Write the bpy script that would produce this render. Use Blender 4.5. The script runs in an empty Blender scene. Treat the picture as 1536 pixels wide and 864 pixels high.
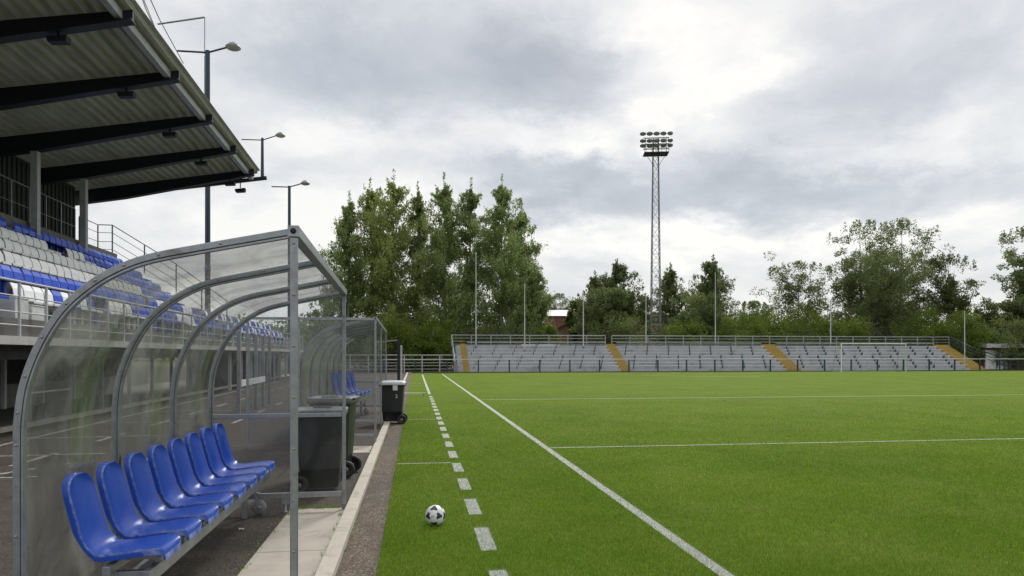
import bpy, math, random
import numpy as np
from mathutils import Vector, Matrix

S = bpy.context.scene
COL = S.collection
R = math.radians
random.seed(7)
rng = np.random.default_rng(7)

# ------------------------------------------------------------------ frames
H = 1.8                       # eye height
FPX, CX, HY = 1024.0, 768.0, 532.0
TH = R(8.1)                   # camera yaw right of the touchline
DL = R(1.6)                   # grandstand / dugout turned left of the touchline
ct, st = math.cos(TH), math.sin(TH)
def PD(u, depth, z=0.0):
    r = (u - CX) / FPX * depth
    return Vector((r*ct + depth*st, depth*ct - r*st, z))
def PG(u, v):
    return PD(u, H*FPX/(v - HY), 0.0)
def PY(u, Y):
    """X of the point on the plane Y=const seen at column u"""
    r = (u - CX) / FPX
    return Y*(st + r*ct)/(ct - r*st)
def depth_of(x, y): return x*st + y*ct
def zof(v, depth): return H + (HY - v)*depth/FPX
def LF(a, l, z=0.0):
    return Vector((a*math.cos(DL) - l*math.sin(DL), a*math.sin(DL) + l*math.cos(DL), z))

# ------------------------------------------------------------------ object helpers
def tag(o, label=None, cat=None, group=None, kind=None):
    if label: o['label'] = label
    if cat: o['category'] = cat
    if group: o['group'] = group
    if kind: o['kind'] = kind
    return o
def empty(name, loc, rz, label, cat, group=None):
    o = bpy.data.objects.new(name, None); COL.objects.link(o)
    o.empty_display_size = 0.1
    o.location = loc; o.rotation_euler = (0, 0, rz)
    return tag(o, label, cat, group)
def copy_tree(o, parent=None):
    c = o.copy(); COL.objects.link(c)
    if parent: c.parent = parent
    for ch in list(o.children): copy_tree(ch, c)
    return c

class MB:
    def __init__(s):
        s.v = []; s.f = []; s.sm = []; s.mi = []; s.cur = 0
    def add(s, verts, faces, smooth=False):
        b = len(s.v); s.v += [tuple(p) for p in verts]
        for f in faces:
            s.f.append(tuple(i+b for i in f)); s.sm.append(smooth); s.mi.append(s.cur)
    def box(s, x0, x1, y0, y1, z0, z1):
        v = [(x0,y0,z0),(x1,y0,z0),(x1,y1,z0),(x0,y1,z0),(x0,y0,z1),(x1,y0,z1),(x1,y1,z1),(x0,y1,z1)]
        s.add(v, [(0,3,2,1),(4,5,6,7),(0,1,5,4),(1,2,6,5),(2,3,7,6),(3,0,4,7)])
    def bar(s, p, q, w, h, up=(0,0,1)):
        p = Vector(p); q = Vector(q); d = (q-p).normalized(); up = Vector(up)
        if abs(d.dot(up)) > .99: up = Vector((0,1,0)) if abs(d.y) < .9 else Vector((1,0,0))
        x = d.cross(up).normalized(); y = x.cross(d).normalized()
        v = []
        for c in (p, q):
            for sx, sy in ((-1,-1),(1,-1),(1,1),(-1,1)): v.append(c + x*(sx*w/2) + y*(sy*h/2))
        s.add(v, [(0,1,2,3),(7,6,5,4),(0,4,5,1),(1,5,6,2),(2,6,7,3),(3,7,4,0)])
    def tube(s, pts, rad, n=8, caps=True, smooth=True):
        pts = [Vector(p) for p in pts]
        if not hasattr(rad, '__len__'): rad = [rad]*len(pts)
        rings = []; up = None
        for i, p in enumerate(pts):
            d = (pts[min(i+1, len(pts)-1)] - pts[max(i-1, 0)])
            d = d.normalized() if d.length > 1e-9 else Vector((0,0,1))
            if up is None:
                up = Vector((0,0,1)) if abs(d.z) < .9 else Vector((1,0,0))
            x = d.cross(up)
            if x.length < 1e-5: x = d.cross(Vector((1,0,0)))
            x.normalize(); y = x.cross(d).normalized(); up = y
            rings.append([p + x*(rad[i]*math.cos(2*math.pi*k/n)) + y*(rad[i]*math.sin(2*math.pi*k/n)) for k in range(n)])
        v = [q for r in rings for q in r]; f = []
        for i in range(len(pts)-1):
            for k in range(n):
                f.append((i*n+k, i*n+(k+1) % n, (i+1)*n+(k+1) % n, (i+1)*n+k))
        s.add(v, f, smooth)
        if caps:
            s.add(rings[0], [tuple(range(n))[::-1]]); s.add(rings[-1], [tuple(range(n))])
    def sweep(s, path, prof, smooth=False):
        """path: list of (origin, xaxis, yaxis); prof: closed 2-D polygon"""
        n = len(prof); v = []; f = []
        for o, x, y in path:
            for a, b in prof: v.append(Vector(o) + Vector(x)*a + Vector(y)*b)
        for i in range(len(path)-1):
            for k in range(n):
                f.append((i*n+k, i*n+(k+1) % n, (i+1)*n+(k+1) % n, (i+1)*n+k))
        s.add(v, f, smooth)
        s.add(v[:n], [tuple(range(n))[::-1]]); s.add(v[-n:], [tuple(range(n))])
    def prism(s, poly, axis, t0, t1):
        """poly in the two other axes; axis 'x','y','z'"""
        n = len(poly)
        def mk(p, t):
            return {'x': (t, p[0], p[1]), 'y': (p[0], t, p[1]), 'z': (p[0], p[1], t)}[axis]
        v = [mk(p, t0) for p in poly] + [mk(p, t1) for p in poly]
        f = [tuple(range(n))[::-1], tuple(range(n, 2*n))]
        for k in range(n): f.append((k, (k+1) % n, n+(k+1) % n, n+k))
        s.add(v, f)
    def lathe(s, prof, c=(0,0,0), axis='z', n=20, smooth=True):
        v = []; f = []
        for r, t in prof:
            for k in range(n):
                a = 2*math.pi*k/n; p, q = r*math.cos(a), r*math.sin(a)
                w = {'z': (p, q, t), 'y': (p, t, q), 'x': (t, p, q)}[axis]
                v.append((c[0]+w[0], c[1]+w[1], c[2]+w[2]))
        for i in range(len(prof)-1):
            for k in range(n):
                f.append((i*n+k, i*n+(k+1) % n, (i+1)*n+(k+1) % n, (i+1)*n+k))
        s.add(v, f, smooth)
    def build(s, name, mats, parent=None, bevel=0, fixn=True):
        me = bpy.data.meshes.new(name)
        me.from_pydata(s.v, [], s.f)
        if not isinstance(mats, (list, tuple)): mats = [mats]
        for m in mats: me.materials.append(m)
        me.polygons.foreach_set('use_smooth', s.sm)
        me.polygons.foreach_set('material_index', s.mi)
        me.update()
        if fixn:
            import bmesh
            bm = bmesh.new(); bm.from_mesh(me)
            bmesh.ops.recalc_face_normals(bm, faces=bm.faces[:]); bm.to_mesh(me); bm.free()
        o = bpy.data.objects.new(name, me); COL.objects.link(o)
        if parent: o.parent = parent
        if bevel:
            b = o.modifiers.new('bevel', 'BEVEL'); b.width = bevel; b.segments = 2
            b.limit_method = 'ANGLE'; b.angle_limit = R(40)
        return o

# ------------------------------------------------------------------ materials
def newmat(name):
    m = bpy.data.materials.new(name); m.use_nodes = True
    nt = m.node_tree; nt.nodes.clear()
    out = nt.nodes.new('ShaderNodeOutputMaterial')
    return m, nt, out
def N(nt, t, **kw):
    n = nt.nodes.new(t)
    for k, v in kw.items():
        if k in n.inputs and not hasattr(n, k): n.inputs[k].default_value = v
        else: setattr(n, k, v)
    return n
def L(nt, a, b): nt.links.new(a, b)
def coords(nt, world=False, scale=(1,1,1)):
    if world: src = N(nt, 'ShaderNodeNewGeometry').outputs['Position']
    else: src = N(nt, 'ShaderNodeTexCoord').outputs['Object']
    mp = N(nt, 'ShaderNodeMapping'); mp.inputs['Scale'].default_value = scale
    L(nt, src, mp.inputs['Vector']); return mp.outputs['Vector']
def noise(nt, vec, scale, detail=4, rough=.6, dist=0.0):
    n = N(nt, 'ShaderNodeTexNoise'); n.inputs['Scale'].default_value = scale
    n.inputs['Detail'].default_value = detail; n.inputs['Roughness'].default_value = rough
    n.inputs['Distortion'].default_value = dist
    L(nt, vec, n.inputs['Vector']); return n.outputs['Fac']
def ramp(nt, fac, stops, interp='LINEAR'):
    r = N(nt, 'ShaderNodeValToRGB'); r.color_ramp.interpolation = interp
    e = r.color_ramp.elements
    while len(e) > 1: e.remove(e[-1])
    e[0].position = stops[0][0]; e[0].color = (*c4(stops[0][1]), 1)
    for p, c in stops[1:]:
        x = e.new(p); x.color = (*c4(c), 1)
    L(nt, fac, r.inputs['Fac']); return r.outputs['Color']
def c4(c): return c if hasattr(c, '__len__') else (c, c, c)
def mixc(nt, fac, a, b, mode='MIX'):
    m = N(nt, 'ShaderNodeMix'); m.data_type = 'RGBA'; m.blend_type = mode
    for sock, val in ((m.inputs[0], fac), (m.inputs[6], a), (m.inputs[7], b)):
        if isinstance(val, bpy.types.NodeSocket): L(nt, val, sock)
        elif hasattr(val, '__len__'): sock.default_value = (*val, 1)
        else: sock.default_value = val
    return m.outputs[2]
def math_(nt, op, a, b=0.0, c=0.0, clamp=False):
    m = N(nt, 'ShaderNodeMath'); m.operation = op; m.use_clamp = clamp
    for i, v in enumerate((a, b, c)):
        if isinstance(v, bpy.types.NodeSocket): L(nt, v, m.inputs[i])
        else: m.inputs[i].default_value = v
    return m.outputs[0]
def bump(nt, h, dist=.01, strength=.5):
    b = N(nt, 'ShaderNodeBump'); b.inputs['Distance'].default_value = dist
    b.inputs['Strength'].default_value = strength
    L(nt, h, b.inputs['Height']); return b.outputs['Normal']
def pbr(name, c1, c2=None, scale=8, rough=.6, metal=0.0, bumpd=0, bscale=None, world=False, rvar=.1,
        stain=None, stain_scale=1.5, stretch=(1,1,1), coat=0, wear_or_glint=None):
    m, nt, out = newmat(name)
    p = N(nt, 'ShaderNodeBsdfPrincipled'); L(nt, p.outputs[0], out.inputs[0])
    vec = coords(nt, world, stretch)
    c2 = c2 or tuple(x*.75 for x in c1)
    n1 = noise(nt, vec, scale, 6, .65)
    col = ramp(nt, n1, [(.3, c1), (.7, c2)])
    if stain:
        n2 = noise(nt, vec, stain_scale, 5, .7, .6)
        col = mixc(nt, ramp(nt, n2, [(.52, 0.0), (.72, 1.0)]), col, stain)
    if wear_or_glint:  # pale scuffs plus a highlight painted along the seat rims
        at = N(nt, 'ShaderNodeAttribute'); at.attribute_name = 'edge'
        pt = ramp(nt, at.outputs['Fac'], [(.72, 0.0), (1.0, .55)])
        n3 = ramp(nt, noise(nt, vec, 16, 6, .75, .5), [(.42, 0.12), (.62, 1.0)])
        col = mixc(nt, math_(nt, 'MULTIPLY', pt, n3), col, wear_or_glint)
    L(nt, col, p.inputs['Base Color'])
    rr = N(nt, 'ShaderNodeMapRange'); rr.inputs[3].default_value = max(.02, rough-rvar); rr.inputs[4].default_value = min(1, rough+rvar)
    L(nt, noise(nt, vec, (scale*2.3), 3), rr.inputs[0]); L(nt, rr.outputs[0], p.inputs['Roughness'])
    p.inputs['Metallic'].default_value = metal
    if coat: p.inputs['Coat Weight'].default_value = coat; p.inputs['Coat Roughness'].default_value = .2
    if bumpd: L(nt, bump(nt, noise(nt, vec, bscale or scale*4, 5, .7), bumpd), p.inputs['Normal'])
    return m

M = {}
M['steel'] = pbr('galvanised_steel', (.36,.38,.41), (.26,.28,.31), 14, .42, .75, stain=(.20,.20,.20), stain_scale=4)
M['steel_old'] = pbr('weathered_steel', (.33,.34,.35), (.22,.23,.24), 10, .55, .5, stain=(.15,.14,.13), stain_scale=3)
M['seal'] = pbr('rubber_seal', (.02,.02,.02), (.035,.035,.035), 20, .7)
M['bolt'] = pbr('bolt_metal', (.45,.46,.48), (.25,.25,.25), 60, .35, .9)
M['hole_shade'] = pbr('tube_hole_shade', (.012,.012,.012), (.02,.02,.02), 20, .8)
M['blue'] = pbr('blue_seat_plastic', (.008,.066,.44), (.007,.057,.39), 6, .30, 0, rvar=.08, wear_or_glint=(.5,.56,.68), stain=(.013,.074,.43), stain_scale=5)  # rim colour holds both scuffing and a painted bright edge line
M['stand_blue'] = pbr('blue_stand_plastic', (.003,.070,.58), (.003,.062,.50), 5, .38, 0)
M['stand_white'] = pbr('white_stand_plastic', (.82,.83,.84), (.76,.77,.79), 5, .45, 0, stain=(.68,.69,.71), stain_scale=2)
M['bin'] = pbr('bin_plastic', (.020,.026,.027), (.014,.018,.020), 5, .5, 0, stain=(.045,.047,.045), stain_scale=3, bumpd=.001, bscale=60)
M['bin_green'] = pbr('bin_plastic_green', (.016,.023,.016), (.011,.017,.012), 5, .5, 0, stain=(.05,.05,.045), stain_scale=3)
M['bin_lid'] = pbr('bin_lid_grey', (.11,.115,.12), (.06,.065,.07), 12, .45, 0, stain=(.22,.22,.21), stain_scale=6)
M['bin_lid_white'] = pbr('bin_lid_white', (.62,.64,.66), (.5,.52,.54), 12, .45, 0)
M['rubber'] = pbr('rubber', (.012,.012,.012), (.022,.022,.022), 20, .6)
M['rubber_bag'] = pbr('black_polythene', (.01,.01,.011), (.018,.018,.018), 10, .3)
M['white_paint'] = pbr('white_paint', (.75,.76,.77), (.62,.63,.64), 6, .5, 0, stain=(.5,.49,.46), stain_scale=2)
M['offwhite'] = pbr('dull_white_metal', (.5,.51,.52), (.4,.41,.42), 6, .5, 0, stain=(.33,.31,.28), stain_scale=2)
M['dark_steel'] = pbr('dark_navy_steel', (.012,.016,.025), (.008,.011,.017), 5, .5, .2)
M['pole_blue'] = pbr('blue_grey_pole', (.035,.05,.085), (.028,.04,.065), 5, .5, .2)
M['teal'] = pbr('dark_teal_paint', (.02,.045,.055), (.015,.035,.042), 8, .5, .1)
M['column'] = pbr('grey_painted_column', (.42,.43,.45), (.34,.35,.37), 3, .5, .1, stain=(.28,.28,.28), stain_scale=2)
M['concrete'] = pbr('concrete', (.30,.285,.265), (.22,.21,.195), 5, .85, 0, .004, 60, stain=(.15,.14,.13), stain_scale=1.2)
M['slab'] = pbr('slab_concrete', (.45,.405,.345), (.36,.32,.275), 3, .9, 0, .003, 90, world=True, stain=(.27,.24,.20), stain_scale=2.2)
M['kerb'] = pbr('kerb_concrete', (.52,.47,.405), (.42,.38,.325), 6, .9, 0, .004, 60, world=True, stain=(.32,.29,.245), stain_scale=2.5)
M['kerb_light'] = pbr('deck_edge_concrete', (.46,.45,.43), (.36,.35,.335), 4, .85, stain=(.22,.21,.2), stain_scale=1.5)
M['apron'] = pbr('apron_paving', (.17,.158,.145), (.125,.115,.105), 2, .9, 0, .003, 60, world=True, stain=(.09,.083,.075), stain_scale=.8)
M['deck'] = pbr('stand_concrete', (.17,.165,.155), (.11,.105,.10), 2, .85, 0, .004, 40, stain=(.14,.13,.12), stain_scale=.8)
M['dark_wall'] = pbr('dark_wall', (.05,.05,.05), (.03,.03,.03), 2, .8)
M['cladding'] = pbr('dark_cladding', (.035,.04,.042), (.025,.028,.03), 2, .6)
M['lamp_glass'] = pbr('lamp_glass', (.5,.52,.5), (.42,.43,.42), 10, .2)
M['lamp_grey'] = pbr('lamp_housing', (.22,.23,.24), (.16,.17,.18), 10, .5, .3)
M['yellow'] = pbr('yellow_paint', (.40,.28,.065), (.30,.215,.06), 2, .7, 0, stain=(.25,.19,.09), stain_scale=1.2)
M['terrace'] = pbr('terrace_grey', (.44,.45,.47), (.36,.37,.385), 1.2, .7, 0, stain=(.22,.22,.225), stain_scale=.7)
M['bench'] = pbr('bench_grey', (.60,.61,.63), (.50,.51,.53), 1.5, .6, 0, stretch=(.4,4,4), stain=(.32,.32,.33), stain_scale=1)
M['support'] = pbr('support_grey', (.11,.125,.13), (.08,.09,.095), 5, .6)
M['tower'] = pbr('tower_galv', (.20,.21,.22), (.14,.15,.16), 3, .6, .3)
M['brick'] = None
M['roof_white'] = pbr('roof_sheet', (.45,.45,.455), (.36,.36,.365), 1, .5)
M['house_blue'] = pbr('house_panel', (.10,.13,.19), (.08,.1,.15), 1, .6)
M['bark'] = pbr('bark', (.11,.10,.085), (.06,.052,.045), 4, .9, 0, .02, 8)
M['bark_birch'] = pbr('bark_birch', (.24,.235,.22), (.09,.085,.08), 2.5, .85, 0, .01, 8, stretch=(1,1,.4))
M['ground'] = pbr('rough_ground', (.075,.085,.03), (.10,.09,.05), .15, .95, world=True, stain=(.05,.07,.02), stain_scale=.4)
M['skin'] = pbr('skin', (.5,.3,.22), (.45,.27,.2), 10, .5)
M['jacket_blue'] = pbr('jacket_light_blue', (.14,.27,.48), (.11,.22,.4), 6, .8)
M['jacket_dark'] = pbr('jacket_navy', (.02,.025,.05), (.03,.03,.05), 6, .8)
M['shirt_white'] = pbr('shirt_white', (.6,.6,.6), (.5,.5,.5), 6, .8)
M['hair'] = pbr('hair', (.35,.28,.2), (.2,.16,.1), 20, .7)
M['trouser'] = pbr('trouser_dark', (.02,.022,.03), (.03,.03,.04), 6, .8)

def brick_mat():
    m, nt, out = newmat('red_brick')
    p = N(nt, 'ShaderNodeBsdfPrincipled'); L(nt, p.outputs[0], out.inputs[0])
    tc = coords(nt)
    b = N(nt, 'ShaderNodeTexBrick'); b.inputs['Color1'].default_value = (.17,.062,.045,1); b.inputs['Color2'].default_value = (.13,.05,.038,1)
    b.inputs['Mortar'].default_value = (.25,.2,.17,1); b.inputs['Scale'].default_value = 4
    sep = N(nt, 'ShaderNodeSeparateXYZ'); L(nt, tc, sep.inputs[0])
    cmb = N(nt, 'ShaderNodeCombineXYZ'); L(nt, math_(nt, 'ADD', sep.outputs[0], sep.outputs[1]), cmb.inputs[0]); L(nt, sep.outputs[2], cmb.inputs[1])
    L(nt, cmb.outputs[0], b.inputs['Vector']); L(nt, b.outputs['Color'], p.inputs['Base Color'])
    p.inputs['Roughness'].default_value = .85
    return m
M['brick'] = brick_mat()

def N_col(nt, vec):
    n = N(nt, 'ShaderNodeTexNoise'); n.inputs['Scale'].default_value = 3.0; n.inputs['Detail'].default_value = 5
    L(nt, vec, n.inputs['Vector']); return n.outputs['Color']
def asphalt_mat(name, base, dark, patch, crack=True, stones=1.0):
    m, nt, out = newmat(name)
    p = N(nt, 'ShaderNodeBsdfPrincipled'); L(nt, p.outputs[0], out.inputs[0])
    vec = coords(nt, True)
    big = noise(nt, vec, .6, 5, .65, .3)
    col = ramp(nt, big, [(.35, dark), (.65, base)])
    mid = ramp(nt, noise(nt, vec, 3.0, 6, .75, .4), [(.5, 0.0), (.75, 1.0)])
    col = mixc(nt, math_(nt, 'MULTIPLY', mid, .7), col, patch)
    vo = N(nt, 'ShaderNodeTexVoronoi'); vo.inputs['Scale'].default_value = 110*stones; L(nt, vec, vo.inputs['Vector'])
    sep = N(nt, 'ShaderNodeSeparateColor'); L(nt, vo.outputs['Color'], sep.inputs[0])
    g = ramp(nt, sep.outputs[0], [(0, .55), (.75, 1.0), (1.0, 1.9)])
    col = mixc(nt, 1.0, col, g, 'MULTIPLY')
    if crack:
        wv = mixc(nt, .12, vec, N_col(nt, vec), 'ADD')
        vc = N(nt, 'ShaderNodeTexVoronoi'); vc.feature = 'DISTANCE_TO_EDGE'; vc.inputs['Scale'].default_value = .55; L(nt, wv, vc.inputs['Vector'])
        ck = ramp(nt, vc.outputs['Distance'], [(0, 1.0), (.012, 0.0)])
        msk = ramp(nt, noise(nt, vec, .9, 3), [(.48, 0.0), (.58, .75)])
        col = mixc(nt, math_(nt, 'MULTIPLY', ck, msk), col, (.018,.016,.014))
        oil = ramp(nt, noise(nt, vec, 1.7, 4, .6, .8), [(.60, 0.0), (.72, .6)])
        col = mixc(nt, oil, col, (.03,.027,.024))
    L(nt, col, p.inputs['Base Color'])
    r = ramp(nt, big, [(.3, .6), (.7, .9)]); L(nt, r, p.inputs['Roughness'])
    p.inputs['Specular IOR Level'].default_value = .15
    L(nt, bump(nt, vo.outputs['Distance'], .006, .8), p.inputs['Normal'])
    return m
M['asphalt'] = asphalt_mat('asphalt', (.088,.074,.062), (.056,.049,.042), (.125,.107,.090))
M['gravel'] = asphalt_mat('gravel_strip', crack=False, base=(.150,.118,.092), dark=(.095,.076,.059), patch=(.22,.18,.14), stones=.55)
M['path'] = asphalt_mat('path_gravel', (.20,.19,.175), (.15,.14,.13), (.26,.25,.23), crack=False, stones=.5)

def worn_paint(name, col, alpha_lo=.45):
    m, nt, out = newmat(name)
    p = N(nt, 'ShaderNodeBsdfPrincipled')
    vec = coords(nt, True)
    p.inputs['Roughness'].default_value = .8
    n = ramp(nt, noise(nt, vec, 9, 6, .8, .3), [(.40, (.09,.085,.08)), (.55, col)])
    L(nt, n, p.inputs['Base Color']); L(nt, p.outputs[0], out.inputs[0])
    return m
M['road_paint'] = worn_paint('worn_road_paint', (.36,.35,.33))

def turf_mat():
    m, nt, out = newmat('turf')
    p = N(nt, 'ShaderNodeBsdfPrincipled'); L(nt, p.outputs[0], out.inputs[0])
    vec = coords(nt, True)
    col = turf_col(nt, vec)
    fine = ramp(nt, noise(nt, vec, 60, 6, .8), [(.3, .45), (.7, 1.5)])
    col = mixc(nt, 1.0, col, fine, 'MULTIPLY'); col = mixc(nt, 1.0, col, (.60,.565,.50), 'MULTIPLY')
    mid = ramp(nt, noise(nt, vec, 9, 5, .8), [(.3, .72), (.7, 1.28)])
    col = mixc(nt, 1.0, col, mid, 'MULTIPLY')
    L(nt, col, p.inputs['Base Color']); p.inputs['Roughness'].default_value = .85
    p.inputs['Specular IOR Level'].default_value = .04
    L(nt, bump(nt, noise(nt, vec, 45, 6, .8), .03, .9), p.inputs['Normal'])
    return m
TURF_A, TURF_B, TURF_C = (.158,.275,.028), (.208,.335,.034), (.285,.370,.080)
def turf_col(nt, vec):
    big = noise(nt, vec, .35, 5, .6, .4)
    col = ramp(nt, big, [(.32, TURF_A), (.68, TURF_B)])
    wear_or_glint = ramp(nt, noise(nt, vec, .8, 7, .72, .5), [(.45, 0.0), (.72, 1.0)])  # worn patches of turf
    col = mixc(nt, math_(nt, 'MULTIPLY', wear_or_glint, .55), col, TURF_C)
    return col
M['turf'] = turf_mat()
def blade_mat(name, white=False):
    m, nt, out = newmat(name)
    vec = coords(nt, True)
    g = N(nt, 'ShaderNodeNewGeometry')
    if white: col = ramp(nt, g.outputs['Random Per Island'], [(0, (.30,.32,.29)), (1, (.48,.50,.485))])
    else:
        col = turf_col(nt, vec)
        v = ramp(nt, g.outputs['Random Per Island'], [(0, (.55,.60,.5)), (.7, (1.1,1.08,1.0)), (1.0, (1.75,1.55,2.4))])
        col = mixc(nt, 1.0, col, v, 'MULTIPLY')
    d = N(nt, 'ShaderNodeBsdfPrincipled'); d.inputs['Roughness'].default_value = .55
    d.inputs['Specular IOR Level'].default_value = .12
    L(nt, col, d.inputs['Base Color'])
    t = N(nt, 'ShaderNodeBsdfTranslucent'); L(nt, col, t.inputs['Color'])
    mx = N(nt, 'ShaderNodeMixShader'); mx.inputs[0].default_value = .3
    L(nt, d.outputs[0], mx.inputs[1]); L(nt, t.outputs[0], mx.inputs[2]); L(nt, mx.outputs[0], out.inputs[0])
    return m
M['blade'] = blade_mat('turf_fibre'); M['blade_white'] = blade_mat('turf_fibre_white', True)
M['blade_weed'] = leafish = blade_mat('weed_blade')
def line_mat():
    m, nt, out = newmat('turf_line')
    p = N(nt, 'ShaderNodeBsdfPrincipled'); L(nt, p.outputs[0], out.inputs[0])
    vec = coords(nt, True)
    n = noise(nt, vec, 55, 6, .8)
    col = ramp(nt, n, [(.36, (.17,.24,.10)), (.5, (.42,.44,.38)), (.7, (.56,.57,.54))])
    L(nt, col, p.inputs['Base Color']); p.inputs['Roughness'].default_value = .85
    L(nt, bump(nt, n, .02, .8), p.inputs['Normal'])
    return m
M['line'] = line_mat()

def leaf_mat(name, ca, cb, cc, trans=.5):
    m, nt, out = newmat(name)
    g = N(nt, 'ShaderNodeNewGeometry')
    oi = N(nt, 'ShaderNodeObjectInfo')
    vec = coords(nt, True)
    col = ramp(nt, noise(nt, vec, .5, 4, .6), [(.33, ca), (.67, cb)])
    col = mixc(nt, ramp(nt, g.outputs['Random Per Island'], [(.55, 0.0), (1.0, .8)]), col, cc)
    hs = N(nt, 'ShaderNodeHueSaturation')
    L(nt, col, hs.inputs['Color'])
    mr = N(nt, 'ShaderNodeMapRange'); mr.inputs[3].default_value = 1.12; mr.inputs[4].default_value = 1.50; hs.inputs['Saturation'].default_value = 1.08
    L(nt, oi.outputs['Random'], mr.inputs[0]); L(nt, mr.outputs[0], hs.inputs['Value'])
    d = N(nt, 'ShaderNodeBsdfPrincipled'); d.inputs['Roughness'].default_value = .5; d.inputs['Specular IOR Level'].default_value = .3
    L(nt, hs.outputs[0], d.inputs['Base Color'])
    t = N(nt, 'ShaderNodeBsdfTranslucent'); L(nt, hs.outputs[0], t.inputs['Color'])
    mx = N(nt, 'ShaderNodeMixShader'); mx.inputs[0].default_value = trans
    L(nt, d.outputs[0], mx.inputs[1]); L(nt, t.outputs[0], mx.inputs[2]); L(nt, mx.outputs[0], out.inputs[0])
    return m
M['leaf_birch'] = leaf_mat('birch_leaves', (.135,.180,.066), (.190,.235,.090), (.25,.285,.12))
M['leaf_birch_pale'] = leaf_mat('birch_leaves_pale', (.185,.225,.075), (.240,.280,.095), (.29,.32,.13))
M['leaf_dark'] = leaf_mat('dark_leaves', (.085,.112,.045), (.125,.152,.060), (.17,.195,.08))
M['leaf_bush'] = leaf_mat('bush_leaves', (.072,.104,.020), (.105,.140,.027), (.145,.175,.042))
M['leaf_mid'] = leaf_mat('mid_leaves', (.080,.105,.038), (.115,.138,.052), (.155,.175,.07))

def panel_mat(name, tint, dust, dustcol, smear=1.0, rough=.06, refl=1.0):
    """dirty polycarbonate: transparent sheet + fresnel gloss + dust film"""
    m, nt, out = newmat(name)
    vec = coords(nt)
    tr = N(nt, 'ShaderNodeBsdfTransparent'); tr.inputs['Color'].default_value = (*tint, 1)
    gl = N(nt, 'ShaderNodeBsdfGlossy'); gl.inputs['Roughness'].default_value = rough
    gl.inputs['Color'].default_value = (.9,.92,.93,1)
    wob = bump(nt, noise(nt, vec, 2.2, 2, .5, .5), .03, .12)
    L(nt, wob, gl.inputs['Normal'])  # gentle sag of the sheet
    fr = N(nt, 'ShaderNodeFresnel'); fr.inputs['IOR'].default_value = 1.45
    mx = N(nt, 'ShaderNodeMixShader'); L(nt, math_(nt, 'MULTIPLY', fr.outputs[0], refl*.34, clamp=True), mx.inputs[0])
    L(nt, tr.outputs[0], mx.inputs[1]); L(nt, gl.outputs[0], mx.inputs[2])
    df = N(nt, 'ShaderNodeBsdfDiffuse'); df.inputs['Color'].default_value = (*dustcol, 1)
    tl = N(nt, 'ShaderNodeBsdfTranslucent'); tl.inputs['Color'].default_value = (*dustcol, 1)
    dd = N(nt, 'ShaderNodeMixShader'); dd.inputs[0].default_value = .5
    L(nt, df.outputs[0], dd.inputs[1]); L(nt, tl.outputs[0], dd.inputs[2])
    mp = N(nt, 'ShaderNodeMapping'); mp.inputs['Scale'].default_value = (1.6, 1.1, .7); mp.inputs['Rotation'].default_value = (.3,.5,.2)
    L(nt, vec, mp.inputs[0])
    n1 = ramp(nt, noise(nt, mp.outputs[0], 1.6, 7, .72, 1.2), [(.36, .15), (.50, .7), (.70, 2.1)])
    n2 = ramp(nt, noise(nt, vec, 7, 6, .8, 3.0), [(.54, 0.0), (.68, 1.0)])
    mps = N(nt, 'ShaderNodeMapping'); mps.inputs['Scale'].default_value = (2.0, 22.0, 2.5); mps.inputs['Rotation'].default_value = (.5,.2,.4); L(nt, vec, mps.inputs[0])
    n2 = math_(nt, 'ADD', n2, ramp(nt, noise(nt, mps.outputs[0], 2.2, 5, .7, 1.0), [(.64, 0.0), (.70, .8)]))
    k = math_(nt, 'MULTIPLY', n1, dust)
    k = math_(nt, 'ADD', k, math_(nt, 'MULTIPLY', n2, dust*.7*smear), clamp=True)
    m2 = N(nt, 'ShaderNodeMixShader'); L(nt, k, m2.inputs[0])
    L(nt, mx.outputs[0], m2.inputs[1]); L(nt, dd.outputs[0], m2.inputs[2]); L(nt, m2.outputs[0], out.inputs[0])
    return m
M['roof_panel'] = panel_mat('weathered_roof_panel', (.81,.825,.815), .15, (.38,.33,.325), rough=.10)
M['panel'] = panel_mat('dirty_polycarbonate', (.88,.89,.875), .145, (.60,.605,.575), rough=.14)
M['panel_clear'] = panel_mat('clear_polycarbonate', (.91,.92,.925), .085, (.36,.37,.375))
M['panel_low'] = panel_mat('dusty_low_panel', (.92,.925,.93), .03, (.22,.225,.23))
M['panel_dark'] = panel_mat('grimy_roof_panel', (.55,.57,.54), .22, (.2,.21,.19))

# ------------------------------------------------------------------ world, sun, camera
SUN_AZ, SUN_EL = R(24), R(42)          # azimuth right of +Y
w = bpy.data.worlds.new('World'); S.world = w; w.use_nodes = True
nt = w.node_tree; nt.nodes.clear()
wo = N(nt, 'ShaderNodeOutputWorld'); bg = N(nt, 'ShaderNodeBackground'); L(nt, bg.outputs[0], wo.inputs[0])
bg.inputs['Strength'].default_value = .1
sky = N(nt, 'ShaderNodeTexSky'); sky.sky_type = 'NISHITA'; sky.sun_disc = False
sky.sun_elevation = SUN_EL; sky.sun_rotation = SUN_AZ
tc = N(nt, 'ShaderNodeTexCoord'); dirv = tc.outputs['Generated']
sep = N(nt, 'ShaderNodeSeparateXYZ'); L(nt, dirv, sep.inputs[0])
zc = math_(nt, 'MAXIMUM', sep.outputs[2], 0.0)
den = math_(nt, 'ADD', zc, .30)
cl = N(nt, 'ShaderNodeCombineXYZ')
L(nt, math_(nt, 'DIVIDE', sep.outputs[0], den), cl.inputs[0]); L(nt, math_(nt, 'DIVIDE', sep.outputs[1], den), cl.inputs[1])
plane = cl.outputs[0]
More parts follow.
